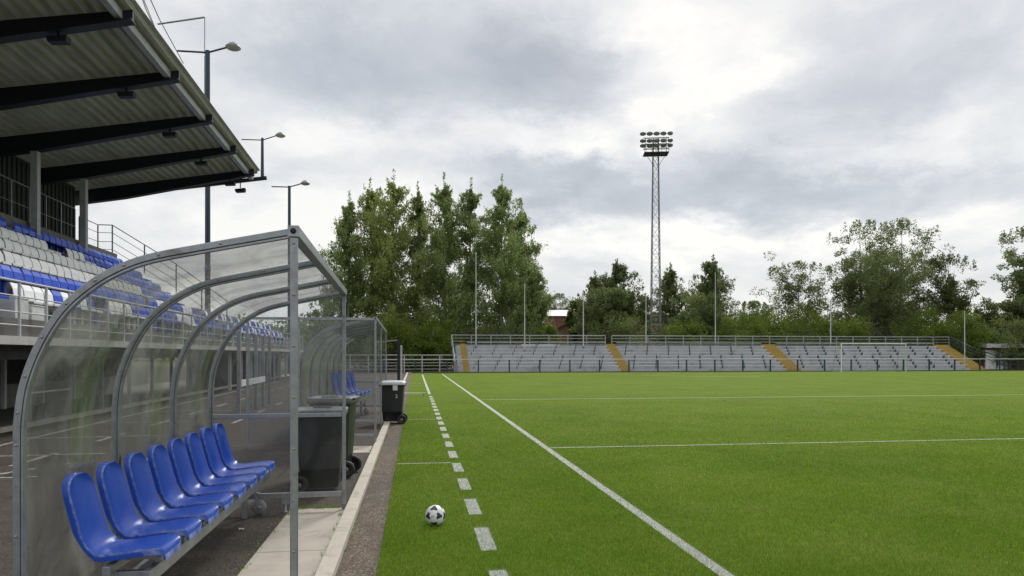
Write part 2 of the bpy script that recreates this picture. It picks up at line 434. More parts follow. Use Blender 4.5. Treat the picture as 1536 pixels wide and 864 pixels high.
az = math_(nt, 'ARCTAN2', sep.outputs[0], sep.outputs[1]); el = math_(nt, 'ARCSINE', sep.outputs[2])
# ragged edges: displace the (azimuth, elevation) coordinates with noise
nz = N(nt, 'ShaderNodeTexNoise'); nz.inputs['Scale'].default_value = 2.3; nz.inputs['Detail'].default_value = 9; nz.inputs['Roughness'].default_value = .66
L(nt, plane, nz.inputs['Vector'])
sc = N(nt, 'ShaderNodeSeparateColor'); L(nt, nz.outputs['Color'], sc.inputs[0])
azw = math_(nt, 'ADD', az, math_(nt, 'MULTIPLY', math_(nt, 'SUBTRACT', sc.outputs[0], .5), .30))
elw = math_(nt, 'ADD', el, math_(nt, 'MULTIPLY', math_(nt, 'SUBTRACT', sc.outputs[1], .5), .20))
fb = noise(nt, plane, 2.6, 9, .60, .35)
fb2 = noise(nt, plane, 6.5, 7, .62, .3)
val = math_(nt, 'ADD', math_(nt, 'MULTIPLY', math_(nt, 'SUBTRACT', fb, .5), .85), .795)
val = math_(nt, 'ADD', val, math_(nt, 'MULTIPLY', math_(nt, 'SUBTRACT', fb2, .5), .26))
def ang(u, v):
    x = (u-CX)/FPX; return TH + math.atan(x), math.atan((HY-v)/FPX/math.sqrt(1+x*x))
# u, v, radius u, radius v, amplitude  (cloud banks by direction)
BANKS = [(640,70,200,75,-.24), (825,105,95,80,-.26), (560,150,180,50,-.12), (430,60,130,60,-.13), (950,275,230,38,-.22), (1180,290,160,45,-.20),
         (820,270,110,28,-.14), (1330,120,170,55,-.17), (1290,20,130,40,-.16), (1450,280,160,40,-.14), (1120,60,110,60,.05),
         (930,20,110,35,.16), (1080,150,100,40,.05), (985,165,45,24,.16), (1000,230,90,30,-.08), (850,215,110,34,.20), (520,215,170,30,.12), (1120,110,80,30,.12), (800,352,500,26,.12),
         (1250,362,420,40,.10), (450,320,250,45,.14), (1330,225,130,22,.12), (480,400,300,60,.10), (900,400,300,16,-.05)]
for (u, v, ru, rv, am) in BANKS:
    a0, e0 = ang(u, v)
    sa, se = ru/FPX*math.cos(a0-TH)**2, rv/FPX*math.cos(a0-TH)
    da = math_(nt, 'DIVIDE', math_(nt, 'SUBTRACT', azw, a0), sa); de = math_(nt, 'DIVIDE', math_(nt, 'SUBTRACT', elw, e0), se)
    q = math_(nt, 'ADD', math_(nt, 'MULTIPLY', da, da), math_(nt, 'MULTIPLY', de, de))
    ex = math_(nt, 'EXPONENT', math_(nt, 'MULTIPLY', math_(nt, 'POWER', q, 1.7), -.8))
    val = math_(nt, 'ADD', val, math_(nt, 'MULTIPLY', ex, am*(1.45 if am < 0 else 1.25)))
ccol = ramp(nt, val, [(.15, (.42,.45,.495)), (.5, (.575,.605,.645)), (.72, (.725,.74,.755)), (.90, (.865,.862,.85)), (1.05, (.965,.95,.91))])
# overcast zenith, unseen above the frame, boosted to put more light on the ground
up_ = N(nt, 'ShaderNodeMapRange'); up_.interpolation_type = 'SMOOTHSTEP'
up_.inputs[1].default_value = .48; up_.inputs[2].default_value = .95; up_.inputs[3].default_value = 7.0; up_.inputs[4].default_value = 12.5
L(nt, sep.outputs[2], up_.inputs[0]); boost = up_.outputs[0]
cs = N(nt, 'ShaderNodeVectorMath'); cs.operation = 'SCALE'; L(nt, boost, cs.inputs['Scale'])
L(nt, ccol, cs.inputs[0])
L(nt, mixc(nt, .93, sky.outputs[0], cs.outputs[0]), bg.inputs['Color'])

sl = bpy.data.lights.new('sun', 'SUN'); sl.energy = 1.5; sl.angle = R(10); sl.color = (1, .96, .90)
so = bpy.data.objects.new('sun', sl); COL.objects.link(so)
sd = Vector((math.sin(SUN_AZ)*math.cos(SUN_EL), math.cos(SUN_AZ)*math.cos(SUN_EL), math.sin(SUN_EL)))
so.rotation_euler = sd.to_track_quat('Z', 'Y').to_euler(); so.location = sd*100

cam = bpy.data.cameras.new('camera'); co = bpy.data.objects.new('camera', cam); COL.objects.link(co)
co.location = (0, 0, H); co.rotation_euler = (R(90), 0, -TH)
cam.sensor_width = 36; cam.lens = 24; cam.shift_y = (HY-432)/1536.0
cam.clip_start = .05; cam.clip_end = 3000
S.camera = co
S.view_settings.view_transform = 'Standard'; S.view_settings.look = 'None'
S.view_settings.exposure = .55; S.view_settings.gamma = 1
S.cycles.transparent_max_bounces = 32; S.cycles.max_bounces = 8
S.cycles.use_denoising = True

# ------------------------------------------------------------------ ground
def sheet(name, x0, x1, y0, y1, z, mat):
    mb = MB(); mb.add([(x0,y0,z),(x1,y0,z),(x1,y1,z),(x0,y1,z)], [(0,1,2,3)])
    o = mb.build(name, mat, fixn=False); o['kind'] = 'structure'; return o
def poly_sheet(name, pts, z, mat):
    mb = MB(); mb.add([(p[0], p[1], z) for p in pts], [tuple(range(len(pts)))])
    o = mb.build(name, mat, fixn=False); o['kind'] = 'structure'
    if o.data.polygons[0].normal.z < 0: o.data.flip_normals()
    return o
sheet('ground', -1500, 1500, -1500, 1500, -.03, M['ground'])
sheet('asphalt_road', -60, -.78, -12, 110, 0, M['asphalt'])
sheet('gravel_strip', -.64, -.30, -12, 67.2, .002, M['gravel'])
sheet('end_path', -.64, 110, 67.0, 69.4, -.002, M['path'])
turf = sheet('turf_pitch', -.30, 78, -8, 67.0, .012, M['turf'])
# kerb of short lengths with open joints
mb = MB(); y = -3.0
while y < 66:
    mb.box(-.78, -.64, y+.004, y+1.996, -.02, .075 + random.uniform(-.003,.003)); y += 2.0
o = mb.build('kerb', M['kerb'], bevel=.008); o['kind'] = 'structure'
o.data.update()
# dark edging behind the turf and at the goal end
mb = MB(); mb.box(-.3, 78, 67.0, 67.12, -.02, .10); tag(mb.build('turf_edge_board', M['dark_wall']), kind='structure')
# front slabs of the dugouts
mb = MB(); y = 4.0
slabs = [(-1.42,-.80,1.2,2.9),(-1.42,-.80,2.91,4.6),(-1.42,-.80,4.61,6.4),(-1.42,-.80,6.41,8.15),(-2.0,-.82,12.7,13.6)]
for x0,x1,y0,y1 in slabs: mb.box(x0, x1, y0, y1, -.02, .02)
tag(mb.build('concrete_paving', M['slab'], bevel=.006), kind='structure')
# stand apron with its kerb
def lpoly(name, a0, a1, l0, l1, z, mat):
    return poly_sheet(name, [LF(a0,l0),LF(a1,l0),LF(a1,l1),LF(a0,l1)], z, mat)
lpoly('apron_pavement', -14, -9.08, -5, 60, .10, M['apron'])
mb = MB(); l = -5
while l < 60:
    ps = [LF(-9.08,l+.005), LF(-8.93,l+.005), LF(-8.93,l+1.99), LF(-9.08,l+1.99)]
    mb.add([(p.x,p.y,-.02) for p in ps]+[(p.x,p.y,.115) for p in ps], [(0,3,2,1),(4,5,6,7),(0,1,5,4),(1,2,6,5),(2,3,7,6),(3,0,4,7)]); l += 2
tag(mb.build('apron_kerb', M['kerb'], bevel=.01), kind='structure')
# road markings
def lline(p, q, wd):
    p = Vector(p[:2]); q = Vector(q[:2]); d = (q-p).normalized(); n = Vector((-d.y, d.x))*wd/2
    return [p+n, p-n, q-n, q+n]
mb = MB()
def lm(a0,l0,a1,l1,wd):
    r = [(v.x, v.y, .005) for v in lline(LF(a0,l0), LF(a1,l1), wd)]
    mb.add(r, [(0,1,2,3)])
lm(-7.7, 8, -7.75, 48, .12)
for k in range(12): lm(-6.1, 9+k*3.2, -6.1, 10.5+k*3.2, .12)
for l in (11.0, 13.4, 16.2, 19.5, 23.2): lm(-7.6, l, -5.2, l+.1, .11)
lm(-6.9, 9.6, -5.6, 11.9, .14)
for k in range(9): lm(-4.2, 12+k*3.4, -4.2, 13.2+k*3.4, .10)
o = mb.build('road_marking', M['road_paint'], fixn=False); o['kind'] = 'structure'
for p in o.data.polygons: pass
if o.data.polygons[0].normal.z < 0: o.data.flip_normals()

# ------------------------------------------------------------------ pitch lines
LINES = []
def pl(name, x0, x1, y0, y1):
    LINES.append((x0,x1,y0,y1)); return (x0,x1,y0,y1)
def lines_obj(name, rects):
    mb = MB()
    for (x0,x1,y0,y1) in rects: mb.add([(x0,y0,.017),(x1,y0,.017),(x1,y1,.017),(x0,y1,.017)], [(0,1,2,3)])
    o = mb.build(name, M['line'], fixn=False); o['kind'] = 'structure'; return o
lines_obj('touchline', [pl('', 2.43, 2.55, 1.5, 63.0)])
DASH = [pl('', .60, .745, 5.19+1.41*k-.415, 5.19+1.41*k+.415) for k in range(-1, 18)]
DASH.append(pl('', .60, .72, 31.0, 62.0))
lines_obj('dashed_line', DASH)
lines_obj('cross_line', [pl('', 2.56, 70, 12.79, 12.87), pl('', 2.56, 70, 26.85, 26.97), pl('', -.30, .59, 11.27, 11.33), pl('', -.30, .59, 18.95, 19.01),
                         pl('', -.3, .59, 39.8, 39.9), pl('', -.3, .59, 42.6, 42.7)])
mb = MB(); c0 = PG(1010, 566.0)
arc = [PG(926,562.3), PG(950,563.0), PG(985,563.9), PG(1030,564.6), PG(1080,565.0), PG(1140,565.0)]
for i in range(len(arc)-1):
    r = lline(arc[i], arc[i+1], .22); mb.add([(p.x,p.y,.017+.0005*i) for p in r], [(0,1,2,3)])
o = mb.build('penalty_arc', M['line'], fixn=False); o['kind'] = 'structure'
if o.data.polygons[0].normal.z < 0: o.data.flip_normals()

# ------------------------------------------------------------------ turf fibres (uncountable)
def fibres():
    vs = []; mats = []
    NB = 1350000
    if True:
        # density and fibre width vary continuously with distance
        uu = rng.uniform(0, 1, NB); e0, e1 = 3.4**-.1, 34**-.1
        dep = (e0 + (e1-e0)*uu)**(-10); r = rng.uniform(-.42, 1.30, NB)*dep
        X = r*ct + dep*st; Y = dep*ct - r*st
        k = (X > -.31) & (Y < 66.9) & (rng.uniform(0, 1, NB) < np.clip((34-dep)/20, 0, 1))
        X, Y, dep = X[k], Y[k], dep[k]; n = len(X)
        hh = .030*rng.uniform(.65, 1.2, n)*np.clip(1.25-dep/40, .5, 1); ww = .0042*(dep/5.0)**.8*rng.uniform(.7, 1.3, n)
        a = rng.uniform(0, 2*np.pi, n); lean = rng.normal(0, .45, n)*hh; la = rng.uniform(0, 2*np.pi, n)
        # combed slightly along the pitch
        tx = X + lean*np.cos(la); ty = Y + lean*np.sin(la) + .25*hh*np.sin(X*2.0+np.sin(Y))
        v = np.zeros((n, 3, 3))
        v[:,0] = np.c_[X-ww*np.cos(a)/2, Y-ww*np.sin(a)/2, np.full(n, .008)]
        v[:,1] = np.c_[X+ww*np.cos(a)/2, Y+ww*np.sin(a)/2, np.full(n, .008)]
        v[:,2] = np.c_[tx, ty, .008+hh]
        mi = np.zeros(n, int)
        jx = X + rng.normal(0, .008, n); jy = Y + rng.normal(0, .008, n)
        for (x0,x1,y0,y1) in LINES: mi |= ((jx>x0)&(jx<x1)&(jy>y0)&(jy<y1)).astype(int)
        # strip of line fibres is a little shorter and less dense
        keep = ~((mi==1) & (rng.uniform(0,1,n) < .15))
        vs.append(v[keep].reshape(-1,3)); mats.append(mi[keep])
    V = np.concatenate(vs); MI = np.concatenate(mats); n = len(MI)
    me = bpy.data.meshes.new('turf_fibres')
    me.vertices.add(n*3); me.vertices.foreach_set('co', V.astype(np.float32).ravel())
    me.loops.add(n*3); me.loops.foreach_set('vertex_index', np.arange(n*3, dtype=np.int32))
    me.polygons.add(n); me.polygons.foreach_set('loop_start', np.arange(0, n*3, 3, dtype=np.int32))
    me.materials.append(M['blade']); me.materials.append(M['blade_white'])
    me.polygons.foreach_set('material_index', MI.astype(np.int32))
    me.update(calc_edges=True)
    o = bpy.data.objects.new('grass', me); COL.objects.link(o)
    tag(o, 'green artificial grass fibres covering the football pitch', 'grass', kind='stuff')
    print('fibres', n)
fibres()
# loose stones along the kerb and the turf edge
def stones():
    mb = MB(); ico = [(0,0,1),(.9,0,.2),(.28,.85,.2),(-.72,.53,.2),(-.72,-.53,.2),(.28,-.85,.2),(0,0,-.6)]
    fc = [(0,1,2),(0,2,3),(0,3,4),(0,4,5),(0,5,1),(6,2,1),(6,3,2),(6,4,3),(6,5,4),(6,1,5)]
    for _ in range(2600):
        k = random.random(); y = 4 + 22*random.random()**1.6
        if k < .45: x = random.gauss(-.335, .022)
        elif k < .6: x = random.gauss(-.62, .02); 
        elif k < .75: x = random.uniform(-.62, -.33)
        elif k < .92: x = random.gauss(-1.47, .05); y = 3.5+5*random.random()
        else: x = random.uniform(-2.3, -1.45); y = 4+6*random.random()
        if -.79 < x < -.63: continue
        r = random.uniform(.003, .009) * (1.5 if random.random() < .06 else 1); an = random.random()*6.28; c, s = math.cos(an), math.sin(an)
        sx, sy, sz = r*random.uniform(.7,1.3), r*random.uniform(.7,1.3), r*.8
        mb.add([(x+(p[0]*c-p[1]*s)*sx, y+(p[0]*s+p[1]*c)*sy, .004+p[2]*sz) for p in ico], fc)
    tag(mb.build('gravel_stones', pbr('stone', (.30,.27,.23), (.14,.125,.11), 40, .9, world=True), fixn=False), 'small loose gravel stones along the kerb and turf edge', 'gravel', kind='stuff')
stones()

def weeds():
    mb = MB()
    for _ in range(260):
        k = random.random()
        if k < .4: x = random.gauss(-.80, .012); y = random.uniform(4, 24)
        elif k < .7: x = random.gauss(-.625, .012); y = random.uniform(4, 30)
        elif k < .85: x = random.gauss(-1.43, .02); y = random.uniform(3.5, 8.3)
        else: x = random.uniform(-1.4,-.82); y = 8.165 + random.gauss(0,.008)
        for _b in range(random.randint(4, 14)):
            a = random.uniform(0, 6.28); h = random.uniform(.012, .045); q = .003; dx, dy = random.gauss(0,.014), random.gauss(0,.03)
            b = Vector((x+dx, y+dy, .0)); tip = b + Vector((math.cos(a)*h*.7, math.sin(a)*h*.7, h)); z0 = .02 if -1.42 < x < -.80 else .0
            b.z += z0; tip.z += z0
            mb.add([(b.x-q*math.sin(a), b.y+q*math.cos(a), b.z), (b.x+q*math.sin(a), b.y-q*math.cos(a), b.z), tuple(tip)], [(0,1,2)])
    tag(mb.build('weeds', M['blade_weed'], fixn=False), 'tiny weeds growing in the joints of kerb and paving', 'weeds', kind='stuff')
weeds()
p = PG(363, 795)
mb = MB(); g0 = np.random.default_rng(3); n0 = 7; vv = []
for i in range(n0):
    for j in range(n0): vv.append((p.x + (i/n0-.5)*.055, p.y + (j/n0-.5)*.04, .008 + abs(g0.normal(0,.007))))
ff = [(i*n0+j, (i+1)*n0+j, (i+1)*n0+j+1, i*n0+j+1) for i in range(n0-1) for j in range(n0-1)]
mb.add(vv, ff); o = mb.build('paper_scrap', M['white_paint'], fixn=False)
so_ = o.modifiers.new('t', 'SOLIDIFY'); so_.thickness = .001
tag(o, 'crumpled white scrap of paper on the asphalt in front of the blue seats', 'litter')

# ------------------------------------------------------------------ dugouts
PROF = [(-1.45,0),(-1.45,.7),(-1.45,1.25),(-1.445,1.45),(-1.415,1.65),(-1.336,1.87),(-1.218,2.067),(-1.07,2.21),(-.92,2.305),(-.75,2.372),(-.45,2.44),(0,2.535)]
def smooth_profile(P, n=6):
    pts = [Vector((p[0],0,p[1])) for p in P]; out = []
    for i in range(len(pts)-1):
        p0 = pts[max(i-1,0)]; p1 = pts[i]; p2 = pts[i+1]; p3 = pts[min(i+2,len(pts)-1)]
        for k in range(n):
            t = k/n
            out.append(.5*((2*p1)+(p2-p0)*t+(2*p0-5*p1+4*p2-p3)*t*t+(3*p1-p0-3*p2+p3)*t**3))
    out.append(pts[-1]); return out
CURVE = smooth_profile(PROF)
def curve_frames(y, off=0.0):
    fr = []
    for i, p in enumerate(CURVE):
        d = (CURVE[min(i+1,len(CURVE)-1)] - CURVE[max(i-1,0)]).normalized()
        inn = Vector((d.z, 0, -d.x))           # points inwards (to +x / down)
        fr.append((p + Vector((0,y,0)) + inn*off, inn, Vector((0,1,0))))
    return fr
def rect(w0, w1, h0, h1): return [(w0,h0),(w1,h0),(w1,h1),(w0,h1)]
BOLT = []
def put_bolt(c, parent):
    if not BOLT:
        mb = MB(); mb.lathe([(0,-.008),(.005,-.0075),(.0075,-.004),(.0075,-.0003)], (0,0,0), 'y', 10)
        BOLT.append(mb.build('bolt', M['bolt'], parent)); BOLT[0].location = c
    else:
        q = BOLT[0].copy(); COL.objects.link(q); q.parent = parent; q.location = c
def make_dugout(name, loc, rz, bays, pitch, label, roofmat, backmat, bolts=True, posts=None, group='football dugouts'):
    root = empty(name, loc, rz, label, 'dugout', group)
    Ln = bays*pitch
    for k in range(bays+1):
        y = k*pitch
        mb = MB(); mb.sweep(curve_frames(y), rect(0, .037, -.019, .019))
        rb = mb.build('rib', M['steel'], root, bevel=.003)
        mb = MB(); mb.sweep(curve_frames(y), rect(.0375, .0425, -.015, .015)); mb.build('seal_strip', M['seal'], rb)
        mb = MB(); mb.sweep(curve_frames(y), rect(.043, .053, -.020, .020)); mb.build('inner_flange', M['steel'], rb)
        fr = curve_frames(y)
        for i in range(7, len(fr)-2, 6):
            if not bolts: break
            o_, x_, y_ = fr[i]; put_bolt(Vector(o_) + x_*.0185 + Vector((0,-.019,0)), rb)
    # sheets between the ribs
    for k in range(bays):
        y0, y1 = k*pitch+.024, (k+1)*pitch-.024
        fr0 = [f for f in curve_frames(y0, .014)]
        ks = [i for i, p in enumerate(CURVE) if p.z >= .10]
        def strip(idx):
            v = []; f = []
            for i in idx:
                o_, x_, _ = fr0[i]; o_ = Vector(o_)
                for yy in (y0, y1):
                    for t in (0, .004): v.append(Vector((o_.x, yy, o_.z)) + x_*t)
            m_ = MB(); n = len(idx)
            for i in range(n-1):
                b = 4*i
                f += [(b, b+4, b+6, b+2), (b+1, b+3, b+7, b+5)]
                f += [(b, b+1, b+5, b+4), (b+2, b+6, b+7, b+3)]
            f += [(0,2,3,1), (4*n-4, 4*n-3, 4*n-1, 4*n-2)]
            m_.add(v, f, True); return m_
        split = next(i for i, p in enumerate(CURVE) if p.z >= 2.30)
        idx = [i for i in ks if i <= split]
        o = strip(idx).build('back_panel', backmat, root); 
        for p in o.data.polygons: p.use_smooth = True
        idx = [i for i in ks if i >= split]
        strip(idx).build('roof_panel', roofmat, root)
        # bottom rail at the back
        mb = MB(); mb.box(-1.447, -1.407, y0, y1, .05, .095); mb.build('bottom_rail', M['steel'], root, bevel=.003)
    # front beam; dark disc on its end paints the shade of a hollow tube
    mb = MB()
    mb.sweep([((0.03,-.032,2.518),(1,0,0),(0,0,1)), ((0.03,Ln+.032,2.518),(1,0,0),(0,0,1))], rect(-.032,.032,-.03,.034))
    fb_ = mb.build('front_beam', M['steel'], root, bevel=.004)
    mb = MB(); mb.lathe([(0,-.0345),(.017,-.0345),(.017,-.033)], (.03,0,2.52), 'y', 16); mb.build('tube_shade_disc', M['hole_shade'], fb_)
    for yy in (posts or (0, Ln)):
        mb = MB(); mb.box(.009, .051, yy-.019, yy+.019, .075, 2.4865)
        po = mb.build('post', M['steel'], root, bevel=.004)
        for z in np.arange(.35, 2.45, .3):
            if bolts: put_bolt(Vector((.03, yy-.019, z)), po)
        mb = MB(); mb.box(-.02, .08, yy-.045, yy+.045, .0, .012); mb.box(.012, .048, yy-.032, yy-.0195, .012, .16)
        mb.lathe([(0,-.05),(.012,-.048),(.014,-.036)], (.03, yy, .08), 'y', 10); mb.build('foot', M['steel_old'], po)
    return root, Ln
def end_frame(root, y, mid, low, x0=-1.405, x1=.004):
    for z, hh in ((mid, .045), (low, .06)):
        mb = MB(); mb.box(x0, x1, y-.018, y+.018, z-hh/2, z+hh/2); mb.build('end_rail', M['steel'], root, bevel=.003)
    # upper sheet follows the arch
    pts = [(p.x+.05, p.z-.02) for p in CURVE if p.z > mid+.06]
    poly = [(x0+.006, mid+.0235)] + [(max(x, x0+.006), min(z, 2.47)) for x, z in pts if x < -.02] + [(-.004, 2.47), (-.004, mid+.0235)]
    # remove duplicates
    q = [poly[0]]
    for p in poly[1:]:
        if (Vector(p)-Vector(q[-1])).length > 1e-3: q.append(p)
    mb = MB(); mb.prism(q, 'y', y-.003, y+.003); mb.build('end_panel', M['panel_clear'], root)
    mb = MB(); mb.box(x0+.005, -.002, y-.003, y+.003, low+.031, mid-.0235); mb.build('lower_end_panel', M['panel_low'], root)
D1 = LF(-.615, 4.16)
dug, LN1 = make_dugout('dugout', D1, DL, 3, 1.317, 'near arched steel and clear plastic dugout sheltering eight blue seats beside the kerb', M['roof_panel'], M['panel'])
end_frame(dug, LN1, 1.106, .195)
mb = MB(); mb.lathe([(0,0),(.03,0),(.03,.012),(.012,.016),(.012,.10)], (-.62, LN1, .0), 'z', 12); mb.box(-.66,-.58,LN1-.012,LN1+.012,.10,.165)
mb.build('adjustable_foot', M['steel_old'], dug)
p2 = PD(563, 13.55)
dug2, LN2 = make_dugout('dugout', p2 - Vector((.03,0,0)), R(.9), 5, 1.6, 'farther dugout with dark roof behind the wheelie bins', M['panel_dark'], M['panel'], posts=(0, 3.4, 8.0), bolts=False)
end_frame(dug2, LN2, .95, .2)
# square windscreen frame on the near end of the second dugout
for z, hh, x0 in ((2.50,.05,-2.35), (.22,.05,-1.40), (.50,.04,-1.40)):
    mb = MB(); mb.box(x0, .004, -.115, -.075, z-hh/2, z+hh/2); mb.build('screen_rail', M['steel'], dug2, bevel=.003)
for x in (-2.37, -1.42):
    mb = MB(); mb.box(x-.02, x+.02, -.115, -.075, 0, 2.524); mb.build('screen_post', M['steel'], dug2, bevel=.003)
mb = MB(); mb.box(-2.348, -1.442, -.098, -.092, .1, 2.473); mb.box(-1.398, .0, -.098, -.092, .522, 2.473); mb.build('windscreen_panel', M['panel_clear'], dug2)
mb = MB(); mb.box(-1.398, .0, -.098, -.092, .247, .478); mb.build('low_screen_panel', M['panel_low'], dug2)

# ------------------------------------------------------------------ bench seats
def seat_mesh(name, W=.35):
    """bucket seat: facing +x, width along y; origin under the pan centre"""
    # side profile of the upper surface (x, z): front lip -> pan -> bend -> back top
    prof = [(.285,-.030),(.282,-.016),(.268,.000),(.235,.007),(.15,.002),(.05,-.010),(-.06,-.020),(-.125,-.010),(-.168,.028),(-.192,.085),(-.208,.17),(-.224,.26),(-.238,.34),(-.248,.40),(-.252,.435),(-.2535,.448)]
    # refine; the back leans
    P = [Vector((p[0] - .035*max(0, p[1]-.06)/.39,0,p[1])) for p in prof]; Q = []
    for i in range(len(P)-1):
        p0=P[max(i-1,0)];p1=P[i];p2=P[i+1];p3=P[min(i+2,len(P)-1)]
        for k in range(3):
            t=k/3; Q.append(.5*((2*p1)+(p2-p0)*t+(2*p0-5*p1+4*p2-p3)*t*t+(3*p1-p0-3*p2+p3)*t**3))
    Q.append(P[-1]); n = len(Q)
    m = 17; v = []; f = []
    def halfw(i):
        z = Q[i].z
        wd = W/2
        if Q[i].x < -.16: # back narrows a little, rounded top
            t = (z-.03)/.42; wd = W/2*(1-.07*t)
            r = .115; top = .448
            if z > top-r: wd = wd - r + math.sqrt(max(0, r*r-(z-(top-r))**2))
        else:
            r = .085; xf = .285
            dd = Q[i].x-(xf-r)
            if dd > 0 : wd = wd - .55*(r - math.sqrt(max(0, r*r-dd*dd)))
        return max(wd, .01)
    for i in range(n):
        d = (Q[min(i+1,n-1)]-Q[max(i-1,0)]).normalized(); nn = Vector((d.z,0,-d.x))*-1   # towards sitter
        nn = Vector((-d.z,0,d.x)) if True else nn
        if nn.z < 0 and Q[i].x > -.15: nn = -nn
        if nn.x < 0 and Q[i].x <= -.15: nn = -nn
        hw = halfw(i)
        for j in range(m):
            s = -1+2*j/(m-1); s = math.copysign(1-(1-abs(s))**1.6, s)
            edge = abs(s)**4
            back = Q[i].x < -.12
            lift = (.011 if not back else .026)*abs(s)**2.5 * (0 if i < 4 else 1)
            p = Q[i] + nn*lift
            v.append((p.x, s*hw, p.z))
    for i in range(n-1):
        for j in range(m-1):
            f.append((i*m+j, i*m+j+1, (i+1)*m+j+1, (i+1)*m+j))
    me = bpy.data.meshes.new(name); me.from_pydata(v, [], f)
    import bmesh
    bm = bmesh.new(); bm.from_mesh(me)
    bmesh.ops.recalc_face_normals(bm, faces=bm.faces[:])
    # make sure normals face the sitter (up on the pan)
    pan = max(bm.faces, key=lambda q: -abs(q.calc_center_median().x)-abs(q.calc_center_median().y))
    if pan.normal.z < 0: bmesh.ops.reverse_faces(bm, faces=bm.faces[:])
    # rolled rim: extrude the border downwards/backwards
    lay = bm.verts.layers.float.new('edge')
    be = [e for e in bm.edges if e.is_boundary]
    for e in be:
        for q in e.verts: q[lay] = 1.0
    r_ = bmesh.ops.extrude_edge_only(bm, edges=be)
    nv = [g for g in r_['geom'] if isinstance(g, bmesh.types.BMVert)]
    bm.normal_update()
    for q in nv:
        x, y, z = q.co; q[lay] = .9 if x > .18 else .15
        if x > -.15: q.co = Vector((x + (.004 if x > .2 else 0), y*1.012, z-.042))
        else:
            t = min(1, max(0, (z-.02)/.1))
            q.co = Vector((x-.044*max(t,.5), y*1.012, z-.03*(1-t)+ (.004 if z > .3 else 0)))
    bmesh.ops.recalc_face_normals(bm, faces=bm.faces[:])
    for q in bm.faces: q.smooth = True
    bm.to_mesh(me); bm.free()
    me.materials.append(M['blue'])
    return me
SEAT = seat_mesh('bench_seat')
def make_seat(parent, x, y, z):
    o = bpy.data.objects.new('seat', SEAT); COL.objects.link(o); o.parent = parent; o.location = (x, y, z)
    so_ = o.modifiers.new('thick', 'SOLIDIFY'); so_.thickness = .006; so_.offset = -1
    bv = o.modifiers.new('bev', 'BEVEL'); bv.width = .007; bv.segments = 2; bv.limit_method = 'ANGLE'; bv.angle_limit = R(35)
    sb = o.modifiers.new('sub', 'SUBSURF'); sb.levels = 1; sb.render_levels = 1
    return o
def make_bench(loc, rz, n, pitch, label):
    root = empty('team_bench', loc, rz, label, 'bench', 'benches of blue bucket seats')
    L_ = n*pitch
    br = None
    for k in range(n):
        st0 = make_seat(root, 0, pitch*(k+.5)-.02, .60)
        if br is None:
            mb = MB(); mb.box(-.06, .215, -.09, .09, -.0695, -.047); mb.box(.187, .222, -.03, .03, -.1045, -.0696); br = mb.build('bracket', M['steel_old'], st0)
        else:
            q = br.copy(); COL.objects.link(q); q.parent = st0
    for x in (.205, -.02):
        zt_ = .53 if x < 0 else .495
        mb = MB(); mb.box(x-.022, x+.022, -.02, L_+.02, zt_-.055-(.03 if x > 0 else 0), zt_); mb.build('seat_rail', M['steel'], root, bevel=.003)
    for y in (.10, L_-.16):
        mb = MB(); mb.box(-.045, .005, y-.025, y+.025, .0, .4745)
        mb.box(.0055, .18, y-.02, y+.02, .42, .47)
        mb.build('leg', M['steel'], root, bevel=.003)
    # castor wheel at the far end
    mb = MB(); mb.lathe([(.03,-.016),(.07,-.016),(.08,-.008),(.08,.008),(.07,.016),(.03,.016),(.03,-.016)], (.10, L_+.0, .085), 'y', 20); mb.lathe([(0,-.02),(.03,-.02),(.03,.02),(0,.02)], (.10, L_, .085), 'y', 12)
    wh = mb.build('castor_wheel', M['steel_old'], root)
    mb = MB(); mb.bar((.10,L_-.03,.085),(.06,L_-.03,.24),.03,.006,(0,1,0)); mb.bar((.10,L_+.03,.085),(.06,L_+.03,.24),.03,.006,(0,1,0))
    mb.box(.02,.10,L_-.035,L_+.035,.24,.25); mb.box(.045,.075,L_-.015,L_+.015,.25,.474); mb.bar((.06,L_+.02,.30),(-.05,L_+.02,.18),.02,.02); mb.tube([(.1,L_-.05,.085),(.1,L_+.09,.085)],.01)
    mb.build('castor_bracket', M['steel_old'], wh)
    return root
BN = LF(-1.685, 4.445)
bench = make_bench(BN, DL-R(1.2), 8, .451, 'near bench of eight blue plastic bucket seats on a steel rail inside the dugout')
b2 = PD(512, 17.6); bench2 = make_bench(b2, R(-7), 5, .56, 'farther bench of blue seats seen through the second dugout'); bench2.scale = (1,1,1.25)

